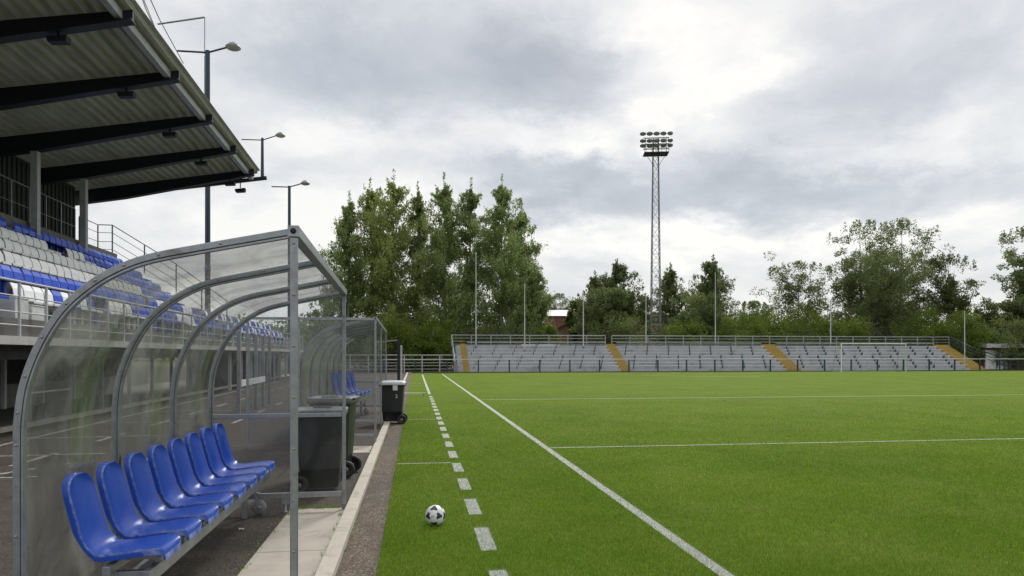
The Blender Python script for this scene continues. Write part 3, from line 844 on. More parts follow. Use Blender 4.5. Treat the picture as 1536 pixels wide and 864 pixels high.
# ------------------------------------------------------------------ wheelie bins
def rrect(hx, hy, r, n=5):
    pts = []
    for cx_, cy_, a0 in ((hx-r,hy-r,0),(-hx+r,hy-r,90),(-hx+r,-hy+r,180),(hx-r,-hy+r,270)):
        for k in range(n+1):
            a = R(a0+90*k/n); pts.append((cx_+r*math.cos(a), cy_+r*math.sin(a)))
    return pts
def stack(mb, levels, smooth=True, cap_lo=True, cap_hi=True):
    n = len(levels[0][1]); v = []; f = []
    for z, p in levels: v += [(x, y, z) for x, y in p]
    for i in range(len(levels)-1):
        for k in range(n): f.append((i*n+k, i*n+(k+1)%n, (i+1)*n+(k+1)%n, (i+1)*n+k))
    mb.add(v, f, smooth)
    if cap_lo: mb.add(v[:n], [tuple(range(n))[::-1]])
    if cap_hi: mb.add(v[-n:], [tuple(range(n))])
def make_bin(loc, rz, body, lid, label, open_lid=False, hgt=1.06, sticker=False):
    """wheels on the +x side, front towards -x"""
    root = empty('wheelie_bin', loc, rz, label, 'bin', 'wheelie bins by the dugouts')
    mb = MB()
    stack(mb, [(.07, rrect(.225,.205,.05)), (.10, rrect(.235,.215,.05)), (.30, rrect(.25,.228,.05)), (.301, rrect(.256,.234,.05)), (.33, rrect(.258,.236,.05)), (hgt-.14, rrect(.295,.272,.05)), (hgt-.10, rrect(.298,.275,.05))], cap_hi=False)
    # inside of the tub
    stack(mb, [(hgt-.06, rrect(.29,.267,.045)), (hgt-.30, rrect(.27,.25,.045)), (hgt-.42, rrect(.26,.24,.045))], cap_lo=False)
    bd = mb.build('body', body, root)
    mb = MB()
    stack(mb, [(hgt-.105, rrect(.300,.277,.05)), (hgt-.10, rrect(.325,.302,.055)), (hgt-.045, rrect(.330,.307,.055)), (hgt-.04, rrect(.322,.30,.05)), (hgt-.055, rrect(.292,.269,.045))], cap_lo=False, cap_hi=False)
    mb.build('rim', body if not open_lid else lid, root)
    mb = MB()
    if open_lid:
        # lid slumped inside the rim, front edge sagging
        stack(mb, [(hgt-.035, rrect(.335,.31,.06)), (hgt-.015, rrect(.33,.305,.06)), (hgt-.008, rrect(.30,.275,.06)), (hgt-.03, rrect(.26,.235,.06)), (hgt-.035, rrect(.1,.1,.06))], cap_lo=False)
        mb.box(-.12, .12, -.20, -.16, hgt-.02, hgt+.006)
    else:
        stack(mb, [(hgt-.06, rrect(.34,.315,.06)), (hgt-.03, rrect(.345,.32,.06)), (hgt+.01, rrect(.325,.30,.06)), (hgt+.035, rrect(.25,.225,.06)), (hgt+.042, rrect(.12,.11,.06))])
    ld = mb.build('lid', lid, root)
    mb = MB(); mb.tube([(.36,-.22,hgt-.03),(.36,.22,hgt-.03)], .014, 8); mb.bar((.30,-.2,hgt-.05),(.36,-.2,hgt-.03),.03,.03); mb.bar((.30,.2,hgt-.05),(.36,.2,hgt-.03),.03,.03)
    mb.build('handle', body, root)
    for y in (-.265, .265):
        mb = MB(); mb.lathe([(.0,-.02),(.07,-.02),(.075,-.028),(.11,-.028),(.122,-.018),(.122,.018),(.11,.028),(.075,.028),(.07,.02),(0,.02)], (.25, y, .122), 'y', 24)
        wl = mb.build('wheel', M['rubber'], root)
        mb = MB(); s_ = -1 if y < 0 else 1
        mb.lathe([(0,.026*s_),(.03,.026*s_),(.035,.0215*s_)], (.25,y,.122), 'y', 14); mb.build('hub', M['lamp_grey'], wl)
    mb = MB(); mb.tube([(.25,-.235,.122),(.25,.235,.122)], .012, 8); mb.build('axle', M['steel_old'], root)
    if sticker:
        mb = MB(); mb.box(.03,.15,-.325,-.3155,hgt-.20,hgt-.07); st_ = mb.build('sticker', M['white_paint'], root)
        cu = bpy.data.curves.new('bin_number', 'FONT'); cu.body = '2'; cu.size = .13; cu.extrude = .002; cu.align_x = 'CENTER'
        t = bpy.data.objects.new('number', cu); COL.objects.link(t); t.parent = root
        t.data.materials.append(M['white_paint'])
        bpy.context.view_layer.update()
        me_ = bpy.data.meshes.new_from_object(t.evaluated_get(bpy.context.evaluated_depsgraph_get()))
        bpy.data.objects.remove(t); t = bpy.data.objects.new('number', me_); COL.objects.link(t); t.parent = root
        t.location = (.12, -.2735, hgt-.40); t.rotation_euler = (R(86), 0, 0)
    return root
make_bin(PD(482, 9.05), DL+math.pi, M['bin'], M['bin_lid'], 'open topped black wheelie bin directly behind the near dugout end panel', True, 1.10)
make_bin(PD(500, 10.25), DL-R(8), M['bin_green'], M['bin_lid'], 'dark green wheelie bin second from the camera with its two wheels showing', True, 1.18)
make_bin(PD(589, 17.9), R(-3), M['bin'], M['bin_lid_white'], 'dark wheelie bin with closed pale lid and white sticker by the turf edge', False, 1.08, True)

# ------------------------------------------------------------------ football
def ball():
    import bmesh
    c = PG(653, 788.8); rad = .106; c.z = rad + .006
    vd = (Vector((0,0,H)) - c).normalized(); rt = Vector((0,0,1)).cross(vd).normalized(); upv = vd.cross(rt)
    def dirn(x, y):
        zz = math.sqrt(max(0, 1-x*x-y*y)); return (rt*x + upv*y + vd*zz).normalized()
    # centres of the dark three-armed patches
    cent = [(dirn(-.74,-.06), .36), (dirn(.37,-.08), .33), (dirn(-.12,.70), .36), (dirn(-.10,-.84), .34), (dirn(.93,-.08), .36)]
    cent += [(-dirn(.3,.3), .36), (-dirn(-.6,.2), .36), (-dirn(.1,-.6), .36), (dirn(.6,.75), .22)]
    bm = bmesh.new(); bmesh.ops.create_icosphere(bm, subdivisions=6, radius=rad)
    wc = dirn(-.22, .0)
    for f in bm.faces:
        f.smooth = True; d = f.calc_center_median().normalized(); mi = 0
        for k, (cc, r0) in enumerate(cent):
            cosd = d.dot(cc)
            if cosd < .8: continue
            t = (d - cc*cosd); a = math.acos(min(1, cosd))
            toc = (wc - cc*wc.dot(cc)).normalized(); side = cc.cross(toc)
            th_ = math.atan2(t.dot(side), t.dot(toc))
            rr = r0*1.28*(.50 + .36*(math.cos(1.5*(th_-math.pi)) if False else abs(math.cos(1.5*(th_ - math.pi)))**2.2))
            if a < rr: mi = 1
        e = d - wc; x_ = (d-dirn(-.24,-.14)).dot(rt); y_ = (d-dirn(-.24,-.14)).dot(upv)
        if d.dot(vd) > 0:
            q = ((x_*.9+y_*.43)/.17)**2 + ((y_*.9-x_*.43)/.10)**2
            if .35 < q < 1: mi = 2
        f.material_index = mi
    me = bpy.data.meshes.new('football'); bm.to_mesh(me); bm.free()
    me.materials.append(pbr('ball_white', (.78,.79,.80), (.70,.71,.72), 20, .35, 0, coat=.2, stain=(.48,.47,.40), stain_scale=14))
    me.materials.append(pbr('ball_black', (.018,.022,.04), (.025,.03,.05), 20, .35))
    me.materials.append(pbr('ball_red', (.35,.10,.09), (.4,.12,.1), 20, .4))
    o = bpy.data.objects.new('football', me); COL.objects.link(o); o.location = c
    tag(o, 'white football with dark patches lying on the turf beside the dashed line', 'football')
ball()

# ------------------------------------------------------------------ grandstand
SL0, SL1 = 8.0, 33.5
ROWS = 6
def rowa(n): return -(8.1 + .8*n)
BT = [3.34, 3.88, 4.42, 4.97, 5.52, 6.08]
FL = [z-.80 for z in BT]
stand = empty('grandstand', LF(0,0), DL, 'covered grandstand with stepped rows and dark roof beams on the left', 'grandstand')
# stepped terrace section (a, z)
sec = [(-7.4,2.17),(-7.62,2.17)]
for n in range(ROWS):
    sec += [(-(7.62+.8*n), FL[n]), (-(7.62+.8*(n+1)), FL[n])]
sec += [(-12.42, 6.35), (-14.2, 6.35), (-14.2, 1.90), (-7.9, 1.90), (-7.9, 2.0), (-7.4, 2.0)]
mb = MB()
# split the concave section into convex columns
xs = sorted({p[0] for p in sec})
top = [(-7.4,2.17)] 
def strip_box(a0, a1, z0, z1): mb.box(a0, a1, SL0, SL1, z0, z1)
mb0 = MB(); mb0.box(-7.618, -7.4, SL0, SL1, 2.0, 2.17); mb0.build('deck_edge', M['kerb_light'], stand)
for n in range(ROWS): strip_box(-(7.62+.8*(n+1)), -(7.62+.8*n), 1.90 if n else 1.995, FL[n])
strip_box(-14.2, -(7.62+.8*ROWS), 1.90, 6.35)
mb.build('stepped_terrace', M['deck'], stand)
# undercroft
mb = MB(); mb.box(-12.5, -12.2, SL0, SL1, .102, .85); mb.build('dado_wall', M['concrete'], stand)
mb = MB(); mb.box(-12.6, -12.3, SL0, SL1, .851, 1.899); mb.build('back_wall', M['dark_wall'], stand)
mb = MB(); mb.box(-8.1, -7.92, SL0, SL1, 1.70, 1.896); mb.build('edge_beam', M['dark_wall'], stand)
for k in range(9):
    l = 14.35 + k*2.35
    mb = MB(); mb.box(-12.15, -12.03, l-.06, l+.06, .102, 1.898); mb.build('undercroft_post', M['white_paint'], stand)
for k in range(6):
    l = 21.4 + k*2.3
    mb = MB(); mb.box(-9.3, -9.2, l-.05, l+.05, .102, 1.898); mb.build('kerb_post', M['steel_old'], stand)
# doors in the back wall
for k, l in enumerate((16.5, 21.2, 27.5)):
    mb = MB(); mb.box(-12.25, -12.195, l, l+1.0, .86, 1.85); mb.build('door_panel', M['cladding'], stand)
# back wall of cladding with ribs
mb = MB(); mb.box(-13.9, -13.75, SL0, 32.5, 6.36, 9.1)
mb.build('rear_cladding', M['cladding'], stand)
mb = MB(); l = 16.0
while l < 32.4: mb.box(-13.745, -13.70, l, l+.09, 6.36, 9.0); l += .32
mb.build('cladding_rib', M['dark_wall'], stand)
# roof
def zr(a): return 10.40 + (a+6.5)*.175
mb = MB(); a = -14.4; pts = []
per = .30
while a < -6.3:
    for da, dz in ((0,0),(.11,0),(.15,.12),(.26,.12)):
        if a+da <= -6.28: pts.append((a+da, zr(a+da)+dz))
    a += per
v = []; f = []
for (aa, z) in pts:
    for ll in (SL0-2, 34.1):
        v += [(aa, ll, z+.02), (aa, ll, z+.026)]
for i in range(len(pts)-1):
    b = 4*i; f += [(b,b+2,b+6,b+4),(b+1,b+5,b+7,b+3),(b,b+4,b+5,b+1),(b+2,b+3,b+7,b+6)]
mb.add(v, f)
def roof_mat():
    m, nt, out = newmat('corrugated_roof')
    vec = coords(nt, False, (1,.15,1))
    col = ramp(nt, noise(nt, vec, 5, 6, .7), [(.3,(.33,.325,.295)),(.7,(.47,.465,.43))])
    st_ = ramp(nt, noise(nt, vec, 1.2, 6, .75, .6), [(.5,0.0),(.75,1.0)])
    col = mixc(nt, math_(nt,'MULTIPLY',st_,.6), col, (.20,.195,.15))
    p = N(nt,'ShaderNodeBsdfPrincipled'); L(nt,col,p.inputs['Base Color']); p.inputs['Roughness'].default_value=.5
    t = N(nt,'ShaderNodeBsdfTranslucent'); L(nt,col,t.inputs['Color'])
    mx = N(nt,'ShaderNodeMixShader'); mx.inputs[0].default_value=.30
    L(nt,p.outputs[0],mx.inputs[1]); L(nt,t.outputs[0],mx.inputs[2]); L(nt,mx.outputs[0],out.inputs[0])
    return m
mb.build('corrugated_roof', roof_mat(), stand, fixn=False)
BEAM_L = [11.0, 14.7, 18.4, 22.1, 25.9, 29.6, 33.2]
for l in BEAM_L:
    mb = MB()
    def bz(a): # depth of the tapered beam
        return .26 + .32*min(1, (-6.45-a)/5.5)
    A = [-6.45, -7.5, -9, -10.5, -12.0, -14.3]
    top_ = [(a, zr(a)-.012) for a in A]; bot = [(a, zr(a)-.012-bz(a)) for a in A]
    for i in range(len(A)-1):
        q = [top_[i], top_[i+1], bot[i+1], bot[i]]
        mb.prism(q, 'y', l-.05, l+.05)
        mb.prism([bot[i], bot[i+1], (bot[i+1][0], bot[i+1][1]-.03), (bot[i][0], bot[i][1]-.03)], 'y', l-.16, l+.16)
    mb.build('roof_beam', M['dark_steel'], stand)
for k in range(len(BEAM_L)-1):
    mb = MB(); mb.box(-6.86, -6.68, BEAM_L[k]+.06, BEAM_L[k+1]-.06, zr(-6.77)-.22, zr(-6.77)-.01); mb.build('eaves_purlin', M['column'], stand)
mb = MB(); mb.box(-6.86, -6.68, 33.26, 34.2, zr(-6.77)-.22, zr(-6.77)-.01); mb.build('eaves_purlin', M['column'], stand)
for k, l in enumerate(BEAM_L):
    if l < 14 or l > 33: continue
    mb = MB(); a = -12.2; zt = zr(a)-.012-(.26+.32)-.03
    mb.box(a-.11, a+.11, l-.11, l+.11, 5.29 if True else 0, zt-.002)
    mb.box(a-.16, a+.16, l-.16, l+.16, 5.285, 5.31)
    mb.build('column', M['column'], stand)
# outrigger bar at the roof end that carries the bracket lamp
mb = MB(); mb.bar((-14.0,34.35,9.0),(-6.1,34.35,10.30),.14,.16); mb.build('end_bar', M['dark_steel'], stand)
# bracket lamp is its own thing
def street_lamp(loc, rz, z0, ztop, rad, label, arm_l, arm_r, mat, sc_=1.0, mast=None):
    root = empty('street_lamp', loc, rz, label, 'lamp', 'lamps on tall poles')
    mb = MB(); mb.tube([(0,0,z0),(0,0,(z0+ztop)/2),(0,0,ztop)], [rad*1.3, rad*1.15, rad], 10); mb.build('pole', mat, root)
    mb = MB(); mb.tube([(-arm_l,0,ztop-.12),(0,0,ztop-.10)], rad*.42, 6); mb.tube([(0,0,ztop-.10),(arm_r*.65,0,ztop+.25*sc_)], rad*.42, 6)
    mb.build('arm', mat, root)
    mb = MB()
    x = arm_r*.65; z = ztop+.26*sc_
    prof_ = [(.03,.24),(.10,.21),(.22,.11),(.29,.02),(.29,-.02)]
    mb.lathe([(r*sc_*1.35, t*sc_*1.2) for r, t in prof_], (x+.30*sc_, 0, z), 'z', 14)
    hd = mb.build('lamp_head', M['lamp_grey'], root)
    mb = MB(); mb.lathe([(.38*sc_,-.025*sc_),(.30*sc_,-.09*sc_),(.15*sc_,-.13*sc_),(0,-.14*sc_)], (x+.30*sc_,0,z), 'z', 14); mb.build('lamp_lens', M['lamp_glass'], hd)
    if mast:
        mb = MB(); mb.tube([(-.15,0,ztop-6),(-.15,0,ztop+mast)], .025, 5); mb.tube([(-.15,0,ztop+mast),(-.15-mast*1.32,0,ztop+mast-.55)], .045, 5); mb.build('aerial_mast', M['steel_old'], root)
    return root
d = 36.0; street_lamp(PD(311.5, d), DL, 0, zof(76, d), .115, 'tall blue lamp pole with angled mast standing behind the end of the stand roof', 1.5, 1.5, M['pole_blue'], 1.0, 1.75)
d = 64.0; street_lamp(PD(434, d), DL, 0, zof(279, d), .13, 'distant lamp pole rising behind the near dugout roof corner', 1.6, 1.7, M['pole_blue'], 1.1)
d = depth_of(*LF(-6.2,34.35).xy)
street_lamp(PD(393.5, d), DL, zof(266, d), zof(207, d), .06, 'short bracket lamp fixed to the far end of the stand roof', .95, 1.0, M['pole_blue'], .6)
# spotlights hung from the beams
for k, (l, u) in enumerate(zip(BEAM_L[2:], (88,190,255,302,345))):
    r = (u-CX)/FPX; cp, sp = math.cos(TH+DL), math.sin(TH+DL)
    a = l*(-sp - r*cp)*-1/(-(cp - r*sp)) if False else l*(sp + r*cp)/(cp - r*sp)
    zz = zr(a)-.012-bz(a)-.03
    t = empty('roof_spotlight', LF(a, l, zz), DL, 'x', 'floodlight', 'floodlights under the stand roof')
    mb = MB(); mb.box(-.03,.03,-.03,.03,-.10,-.001); mb.build('hanger', M['dark_steel'], t)
    mb = MB(); mb.prism([(-.24,-.14),(.24,-.09),(.22,-.25),(-.21,-.28)], 'y', -.13, .13); mb.build('housing', M['dark_steel'], t, bevel=.02)
ORD = ['nearest','second','third','fourth','fifth','sixth']
spots = [o for o in COL.objects if o.name.startswith('roof_spotlight')]
for i, o in enumerate(spots): o['label'] = '%s small dark floodlight under the stand roof counting from the camera' % ORD[i]
# end bar spotlight
t = empty('roof_spotlight', LF(-7.3, 34.35, 10.02), DL, 'small dark floodlight hanging from the end bar outside the stand roof', 'floodlight', 'floodlights under the stand roof')
mb = MB(); mb.box(-.02,.02,-.02,.02,-.25,.0); mb.build('hanger', M['dark_steel'], t)
mb = MB(); mb.prism([(-.24,-.34),(.24,-.26),(.22,-.44),(-.2,-.48)], 'y', -.15, .15); mb.build('housing', M['dark_steel'], t, bevel=.02)
# guy cables above the roof
for i, (q0, q1) in enumerate((((200,-40),(241,62)), ((205,-40),(232,40)), ((208,-40),(275,95)))):
    mb = MB(); mb.tube([PD(q0[0], 24+i, zof(q0[1], 24+i)), PD((q0[0]+q1[0])/2-2, 28, zof((q0[1]+q1[1])/2+2, 28)), PD(q1[0], 33, zof(q1[1], 33)), ], .02, 5)
    tag(mb.build('guy_cable', M['steel_old']), ['left of three thin cables above the stand roof edge','shortest of the thin cables above the stand roof edge','longest thin cable above the stand roof edge'][i], 'cable', 'cables over the stand roof')

# stand seats ------------------------------------------------------------
def stand_seat_mesh(mat):
    mb = MB(); W = .41
    # back: lower plane, then upper facet folded backwards (faces +x)
    fr = [(.02,.02),(.0,.16),(-.015,.27),(-.075,.385),(-.10,.40)]
    th_ = .02
    front = fr; back = [(x-th_, z-(.012 if i > 2 else 0)) for i, (x, z) in enumerate(fr)]
    n = len(fr)
    ws = [W*.46, W*.49, W*.5, W*.46, W*.40]
    v = []
    for i in range(n):
        for s in (-1, 1): v.append((front[i][0], s*ws[i], front[i][1]))
        for s in (-1, 1): v.append((back[i][0], s*ws[i], back[i][1]))
    f = []
    for i in range(n-1):
        b = 4*i
        f += [(b,b+1,b+5,b+4),(b+2,b+6,b+7,b+3),(b,b+4,b+6,b+2),(b+1,b+3,b+7,b+5)]
    b = 4*(n-1); f += [(b,b+1,b+3,b+2),(0,2,3,1)]
    mb.add(v, f)
    # pan with front lip
    mb.prism([(.025,.0),(.06,-.005),(.36,.02),(.40,.005),(.40,-.05),(.385,-.05),(.38,-.01),(.06,-.03),(.025,-.02)], 'y', -W*.48, W*.48)
    mb.box(.08, .16, -.05, .05, -.40, -.032)
    me = mb.build('stadium_seat', mat, None, bevel=.008)
    return me
SEATO = {'blue': stand_seat_mesh(M['stand_blue']), 'white': stand_seat_mesh(M['stand_white'])}
first = {'blue': True, 'white': True}
ORDR = ['front','second','third','fourth','fifth','top']
def rowcol(n, l, k):
    if n == 0:
        if l > 22: return 'white' if (k//5) % 3 == 0 else 'blue'
        return ['white','white','blue',None,None,'white','white','white','white','blue','white'][k % 11]
    if n == 1: return 'blue' if l < 27 else ('white' if k % 7 < 3 else 'blue')
    if n in (2, 3): return 'white' if l < 28.5 else 'blue'
    if n == 4: return None if 24.9 < l < 26.2 else ('white' if l < 27.5 else 'blue')
    return 'blue' if not (23.9 < l < 24.5) else None
L0R = [14.2, 15.4, 16.6, 18.2, 19.6, 21.0]
for n in range(ROWS):
    l = L0R[n]; k = 0
    while l < SL1-.35:
        c = rowcol(n, l, k); k += 1
        if n < 3 and c and random.random() < .015: c = None
        if c:
            if first[c]: o = SEATO[c]; first[c] = False
            else: o = SEATO[c].copy(); COL.objects.link(o)
            o.location = LF(rowa(n)+.02, l, FL[n]+.42); o.rotation_euler = (0, R(random.uniform(-2,2)), DL+R(random.uniform(-1.5,1.5)))
            tag(o, '%s plastic stadium seat in the %s row of the covered grandstand' % (c, ORDR[n]), 'seat', 'grandstand seats')
        l += .45
# open low stand carrying on beyond the covered part
low = empty('low_stand', LF(0,0), DL, 'open low stand with two seat rows continuing beyond the end of the covered grandstand', 'grandstand')
LW0, LW1 = 33.55, 58.0
mb = MB()
mb.box(-8.42, -7.62, LW0, LW1, 1.995, FL[0]); mb.box(-9.22, -8.42, LW0, LW1, 1.90, FL[1]); mb.box(-9.5, -9.222, LW0, LW1, 1.90, FL[1]+.9)
mb.build('stepped_terrace', M['deck'], low)
mb = MB(); mb.box(-7.618, -7.4, LW0, LW1, 2.0, 2.17); mb.build('deck_edge', M['kerb_light'], low)
mb = MB(); mb.box(-9.5, -9.35, LW0, LW1, .05, 1.899); mb.build('back_wall', M['dark_wall'], low)
pp = None
for k in range(10):
    if pp is None:
        mb = MB(); mb.box(-.06,.06,-.06,.06,.10,1.99); pp = q = mb.build('undercroft_post', M['column'], low)
    else: q = pp.copy(); COL.objects.link(q); q.parent = low
    q.location = (-7.75, 34.2 + k*2.4, 0)
for n in range(2):
    l = LW0+.5; k = 0
    while l < 52:
        c = 'blue' if (k*3 + n*2) % 8 < 4 else 'white'
        o = SEATO[c].copy(); COL.objects.link(o); o.location = LF(rowa(n)+.02, l, FL[n]+.42); o.rotation_euler = (0, 0, DL+R(random.uniform(-1.5,1.5)))
        tag(o, '%s plastic stadium seat in the %s row of the open low stand beyond the roof' % (c, ORDR[n]), 'seat', 'grandstand seats')
        l += .62; k += 1
# railings of the stand
def rail_fence(name, pts, zs, post_step, prad, rrad, mat, label, cat='railing', group=None, root_z=0, postmat=None, box=True):
    """pts: polyline of (x,y,zbase); zs: rail heights above base; top = zs[0]"""
    root = empty(name, pts[0], 0, label, cat, group)
    o0 = Vector(pts[0])
    P = [Vector(p)-o0 for p in pts]
    mb = MB(); mb2 = MB()
    for i, z in enumerate(zs):
        tgt = mb if i == 0 else mb2
        for a, b in zip(P[:-1], P[1:]):
            e = Vector((0,0,z)); r_ = rrad if i == 0 else rrad*.62
            tgt.tube([a+e, b+e], r_, 6)
    mb.build('top_rail', mat, root)
    if mb2.v: mb2.build('lower_rail', mat, root)
    first_ = None
    for a, b in zip(P[:-1], P[1:]):
        n = max(1, round((b-a).length/post_step))
        for k in range(n+1):
            if k == 0 and a != P[0]: continue
            c = a.lerp(b, k/n)
            if first_ is None:
                m_ = MB()
                if box: m_.box(-prad, prad, -prad, prad, 0, zs[0]-rrad)
                else: m_.tube([(0,0,0),(0,0,zs[0]-rrad)], prad, 6)
                first_ = m_.build('post', postmat or mat, root); first_.location = c
            else:
                q = first_.copy(); COL.objects.link(q); q.parent = root; q.location = c
    return root
fr_ = rail_fence('deck_railing', [LF(-7.46,SL0+4,2.172), LF(-7.46,SL1-.05,2.172)], [1.10,.80,.48,.22], 1.05, .022, .026, M['offwhite'], 'pale steel railing along the front edge of the grandstand deck', group='grandstand railings')
rail_fence('deck_railing', [LF(-7.46,LW0+.1,2.172), LF(-7.46,LW1-.1,2.172)], [1.10,.80,.48,.22], 1.6, .022, .026, M['offwhite'], 'pale steel railing along the front of the open low stand', group='grandstand railings')
rail_fence('row_railing', [LF(-11.5,19.0,FL[4]+.0), LF(-11.5,SL1-.4,FL[4])], [.62,], 1.8, .018, .022, M['offwhite'], 'thin rail running between the upper white seats and the top blue row', group='grandstand railings')
rail_fence('back_fence', [LF(-13.2,18,6.352), LF(-13.2,31.2,6.352)], [1.55,.80,.12], 1.15, .022, .025, M['steel'], 'wire railing in front of the dark cladding at the back of the stand', group='grandstand railings')
e0 = [LF(-13.2, 31.6, 6.352), LF(-13.2, SL1-.06, 6.352)]
rail_fence('end_railing', e0 + [LF(-12.6, SL1-.06, 6.352), LF(-9.9, SL1-.06, 4.65), LF(-7.7, SL1-.06, 3.0)], [1.30,.95,.55,.2], 1.5, .022, .022, M['steel'], 'descending steel railing at the far end of the grandstand steps', group='grandstand railings')
# white boards behind the deck railing
for i, (l, s) in enumerate(((15.75,.42),(16.35,.30))):
    t = empty('storage_box', LF(-7.82+.03*i, l, FL[0]), DL, ['taller white box standing behind the deck railing','shorter white box standing behind the deck railing'][i], 'box', 'white boxes on the deck')
    mb = MB(); mb.box(-.15,.15,-.26,.26,0,s); mb.build('body', M['white_paint'], t, bevel=.01)
    mb = MB(); mb.box(-.165,.165,-.275,.275,s+.001,s+.03); mb.build('lid', M['white_paint'], t, bevel=.01)
# barrier at the apron kerb and tall posts with white boards farther on
t = empty('kerb_barrier', LF(-9.2, 19.2, .10), DL, 'white barrier rail on thin posts at the pavement kerb in front of the stand', 'barrier')
mb = MB(); mb.bar((0,0,.72),(0,2.3,.72),.04,.05); mb.build('rail', M['white_paint'], t)
for l in (0.05, 2.25):
    mb = MB(); mb.box(-.03,.03,l-.03,l+.03,0,.694 if l < 1 else 1.9); mb.build('post', M['steel_old'], t)
t = empty('post_screen', LF(-4.55, 21.2), DL, 'row of tall dark posts with a white board seen through the near dugout end', 'fence')
for k in range(5):
    l = k*1.25
    mb = MB(); mb.box(-.05,.05,l-.05,l+.05,0,2.45); mb.build('post', M['steel_old'], t, bevel=.005)
mb = MB(); mb.box(.052,.085,.02,3.7,.86,1.05); mb.build('board', M['white_paint'], t)

# ------------------------------------------------------------------ far terrace
TY = 68.6
tx0, tx1 = PY(688, TY), PY(1405, TY+5)
terrace = empty('terrace', (0, TY, 0), 0, 'long low terrace of grey steps with yellow stairs behind the far goal', 'terrace')
NR = 8; TD = .72; RZ = .355
def tz(n): return .32 + RZ*n
mb = MB()
for n in range(NR): mb.box(tx0, tx1, n*TD, (n+1)*TD-(0 if n == NR-1 else 0), -.02, tz(n))
mb.build('steps', M['terrace'], terrace)
mb = MB(); mb.box(tx0, tx1, NR*TD+.001, NR*TD+1.2, -.02, tz(NR-1)-.004); mb.build('back_walkway', M['terrace'], terrace)
# stairs lean across the rows as they climb (they read diagonal in the photo)
STAIR_U = [(690,700),(915,934),(1152,1186),(1403,1448)]
stairs = []
for i, (ua, ub) in enumerate(STAIR_U):
    mb = MB()
    for n in range(NR):
        x0 = PY(ua, TY+4.0); wd = [.6, 1.0, 1.6, 1.9][i]
        if i == 3: x0 = tx1 + .004
        if i == 0: x0 = tx0 + .5
        zz = tz(n)+.004
        mb.box(x0, x0+wd, n*TD-.004, (n+1)*TD-.0045, -.01 if i == 3 else zz-.40, zz)
        mb.box(x0, x0+wd, n*TD+TD*.5, (n+1)*TD-.005, zz+.0005, zz+RZ*.5)
    stairs.append((x0, x0+wd)); s_ = mb.build('stair', M['yellow'], terrace); s_['label'] = 'worn yellow painted stair flight'
# bench rows
secs = [(stairs[0][1], stairs[1][0]), (stairs[1][1], stairs[2][0]), (stairs[2][1], tx1)]
SECN = ['between the first and second yellow stairs', 'between the second and third yellow stairs', 'between the third and last yellow stairs']
RN = ['lowest','second lowest','third lowest','fourth','fifth','sixth','second highest','highest']
SUP = None
for si, (x0, x1) in enumerate(secs):
    for n in range(NR):
        y0 = TY + n*TD
        t = empty('terrace_bench', (x0+.15, y0+.30, tz(n)), 0, '%s grey plank bench on the terrace %s' % (RN[n], SECN[si].replace('the ','')), 'bench', 'plank benches on the far terrace')
        Ln = x1-x0-.3
        mb = MB(); np_ = max(1, round(Ln/2.3)); 
        mb.box(.02, Ln-.02, -.13, .13, .30, .345)
        mb.build('plank', M['bench'], t)
        off = .3 + .28*(n % 4)
        for k in range(np_):
            x = k*Ln/np_ + off*1.0
            if x < Ln-.1:
                if SUP is None:
                    mb = MB(); mb.box(-.03, .03, -.16, .10, 0, .38); SUP = q = mb.build('support', M['support'], t)
                else: q = SUP.copy(); COL.objects.link(q); q.parent = t
                q.location = (x, 0, 0)
# railings
zb = tz(NR-1); yb = TY+NR*TD+.15
rail_fence('terrace_railing', [(tx0-.4,yb,zb),(PY(908,yb),yb,zb)], [1.12,.80,.45,.12], 2.15, .05, .06, M['steel_old'], 'left length of grey railing along the top of the far terrace', group='railings on the far terrace')
rail_fence('terrace_railing', [(PY(917.5,yb),yb,zb),(tx1+2.4,yb,zb)], [1.12,.80,.45,.12], 2.15, .05, .06, M['steel_old'], 'right length of grey railing along the top of the far terrace', group='railings on the far terrace')
rail_fence('terrace_railing', [(tx0-.4,TY-.1,0),(tx0-.4,TY+.3,.3),(tx0-.4,yb-.2,zb)], [1.12,.75,.38], 2.0, .05, .06, M['steel'], 'sloping railing at the left end of the far terrace', group='railings on the far terrace')
rail_fence('terrace_railing', [(tx1+2.6,yb,zb),(tx1+2.6,TY+2.6,1.5),(tx1+5.0,TY-.1,0)], [1.12,.75,.38], 1.5, .05, .06, M['teal'], 'sloping dark railing at the right end of the far terrace', group='railings on the far terrace')
rail_fence('pitch_railing', [(PY(575,67.8),67.8,0),(PY(1580,67.8),67.8,0)], [1.32,], 3.15, .06, .05, M['offwhite'], 'long white rail on dark posts in front of the far terrace', postmat=M['teal'])
rail_fence('end_fence', [(PY(470,71.5),71.5,0),(PY(686,71.5),71.5,0)], [1.75,1.25,.95,.65,.3], 1.9, .05, .05, M['offwhite'], 'pale barred fence left of the far terrace at the end of the path')
rail_fence('side_fence', [(tx1+5.5,70.5,0),(PY(1580,70.5),70.5,0)], [1.85,1.2,.6], 2.6, .05, .045, M['teal'], 'low dark fence right of the far terrace in front of the shed')
# net fence behind the right half
t = empty('net_fence', (PY(1170,80), 80, 0), 0, 'thin wire ball stop fence behind the right end of the terrace', 'fence')
W_ = PY(1478,80)-PY(1170,80); hz = zof(497, depth_of(PY(1300,80),80))
mb = MB()
for z in np.linspace(.4, hz, 9): mb.tube([(0,0,z),(W_,0,z)], .035 if z > hz-.1 else .018, 4)
for x in np.arange(0, W_, .8): mb.tube([(x,0,0),(x,0,hz)], .012, 4)
mb.build('wire_mesh', M['teal'], t)
mb = MB(); mb.box(W_-.06,W_+.06,-.06,.06,0,hz); mb.build('end_post', M['steel_old'], t)
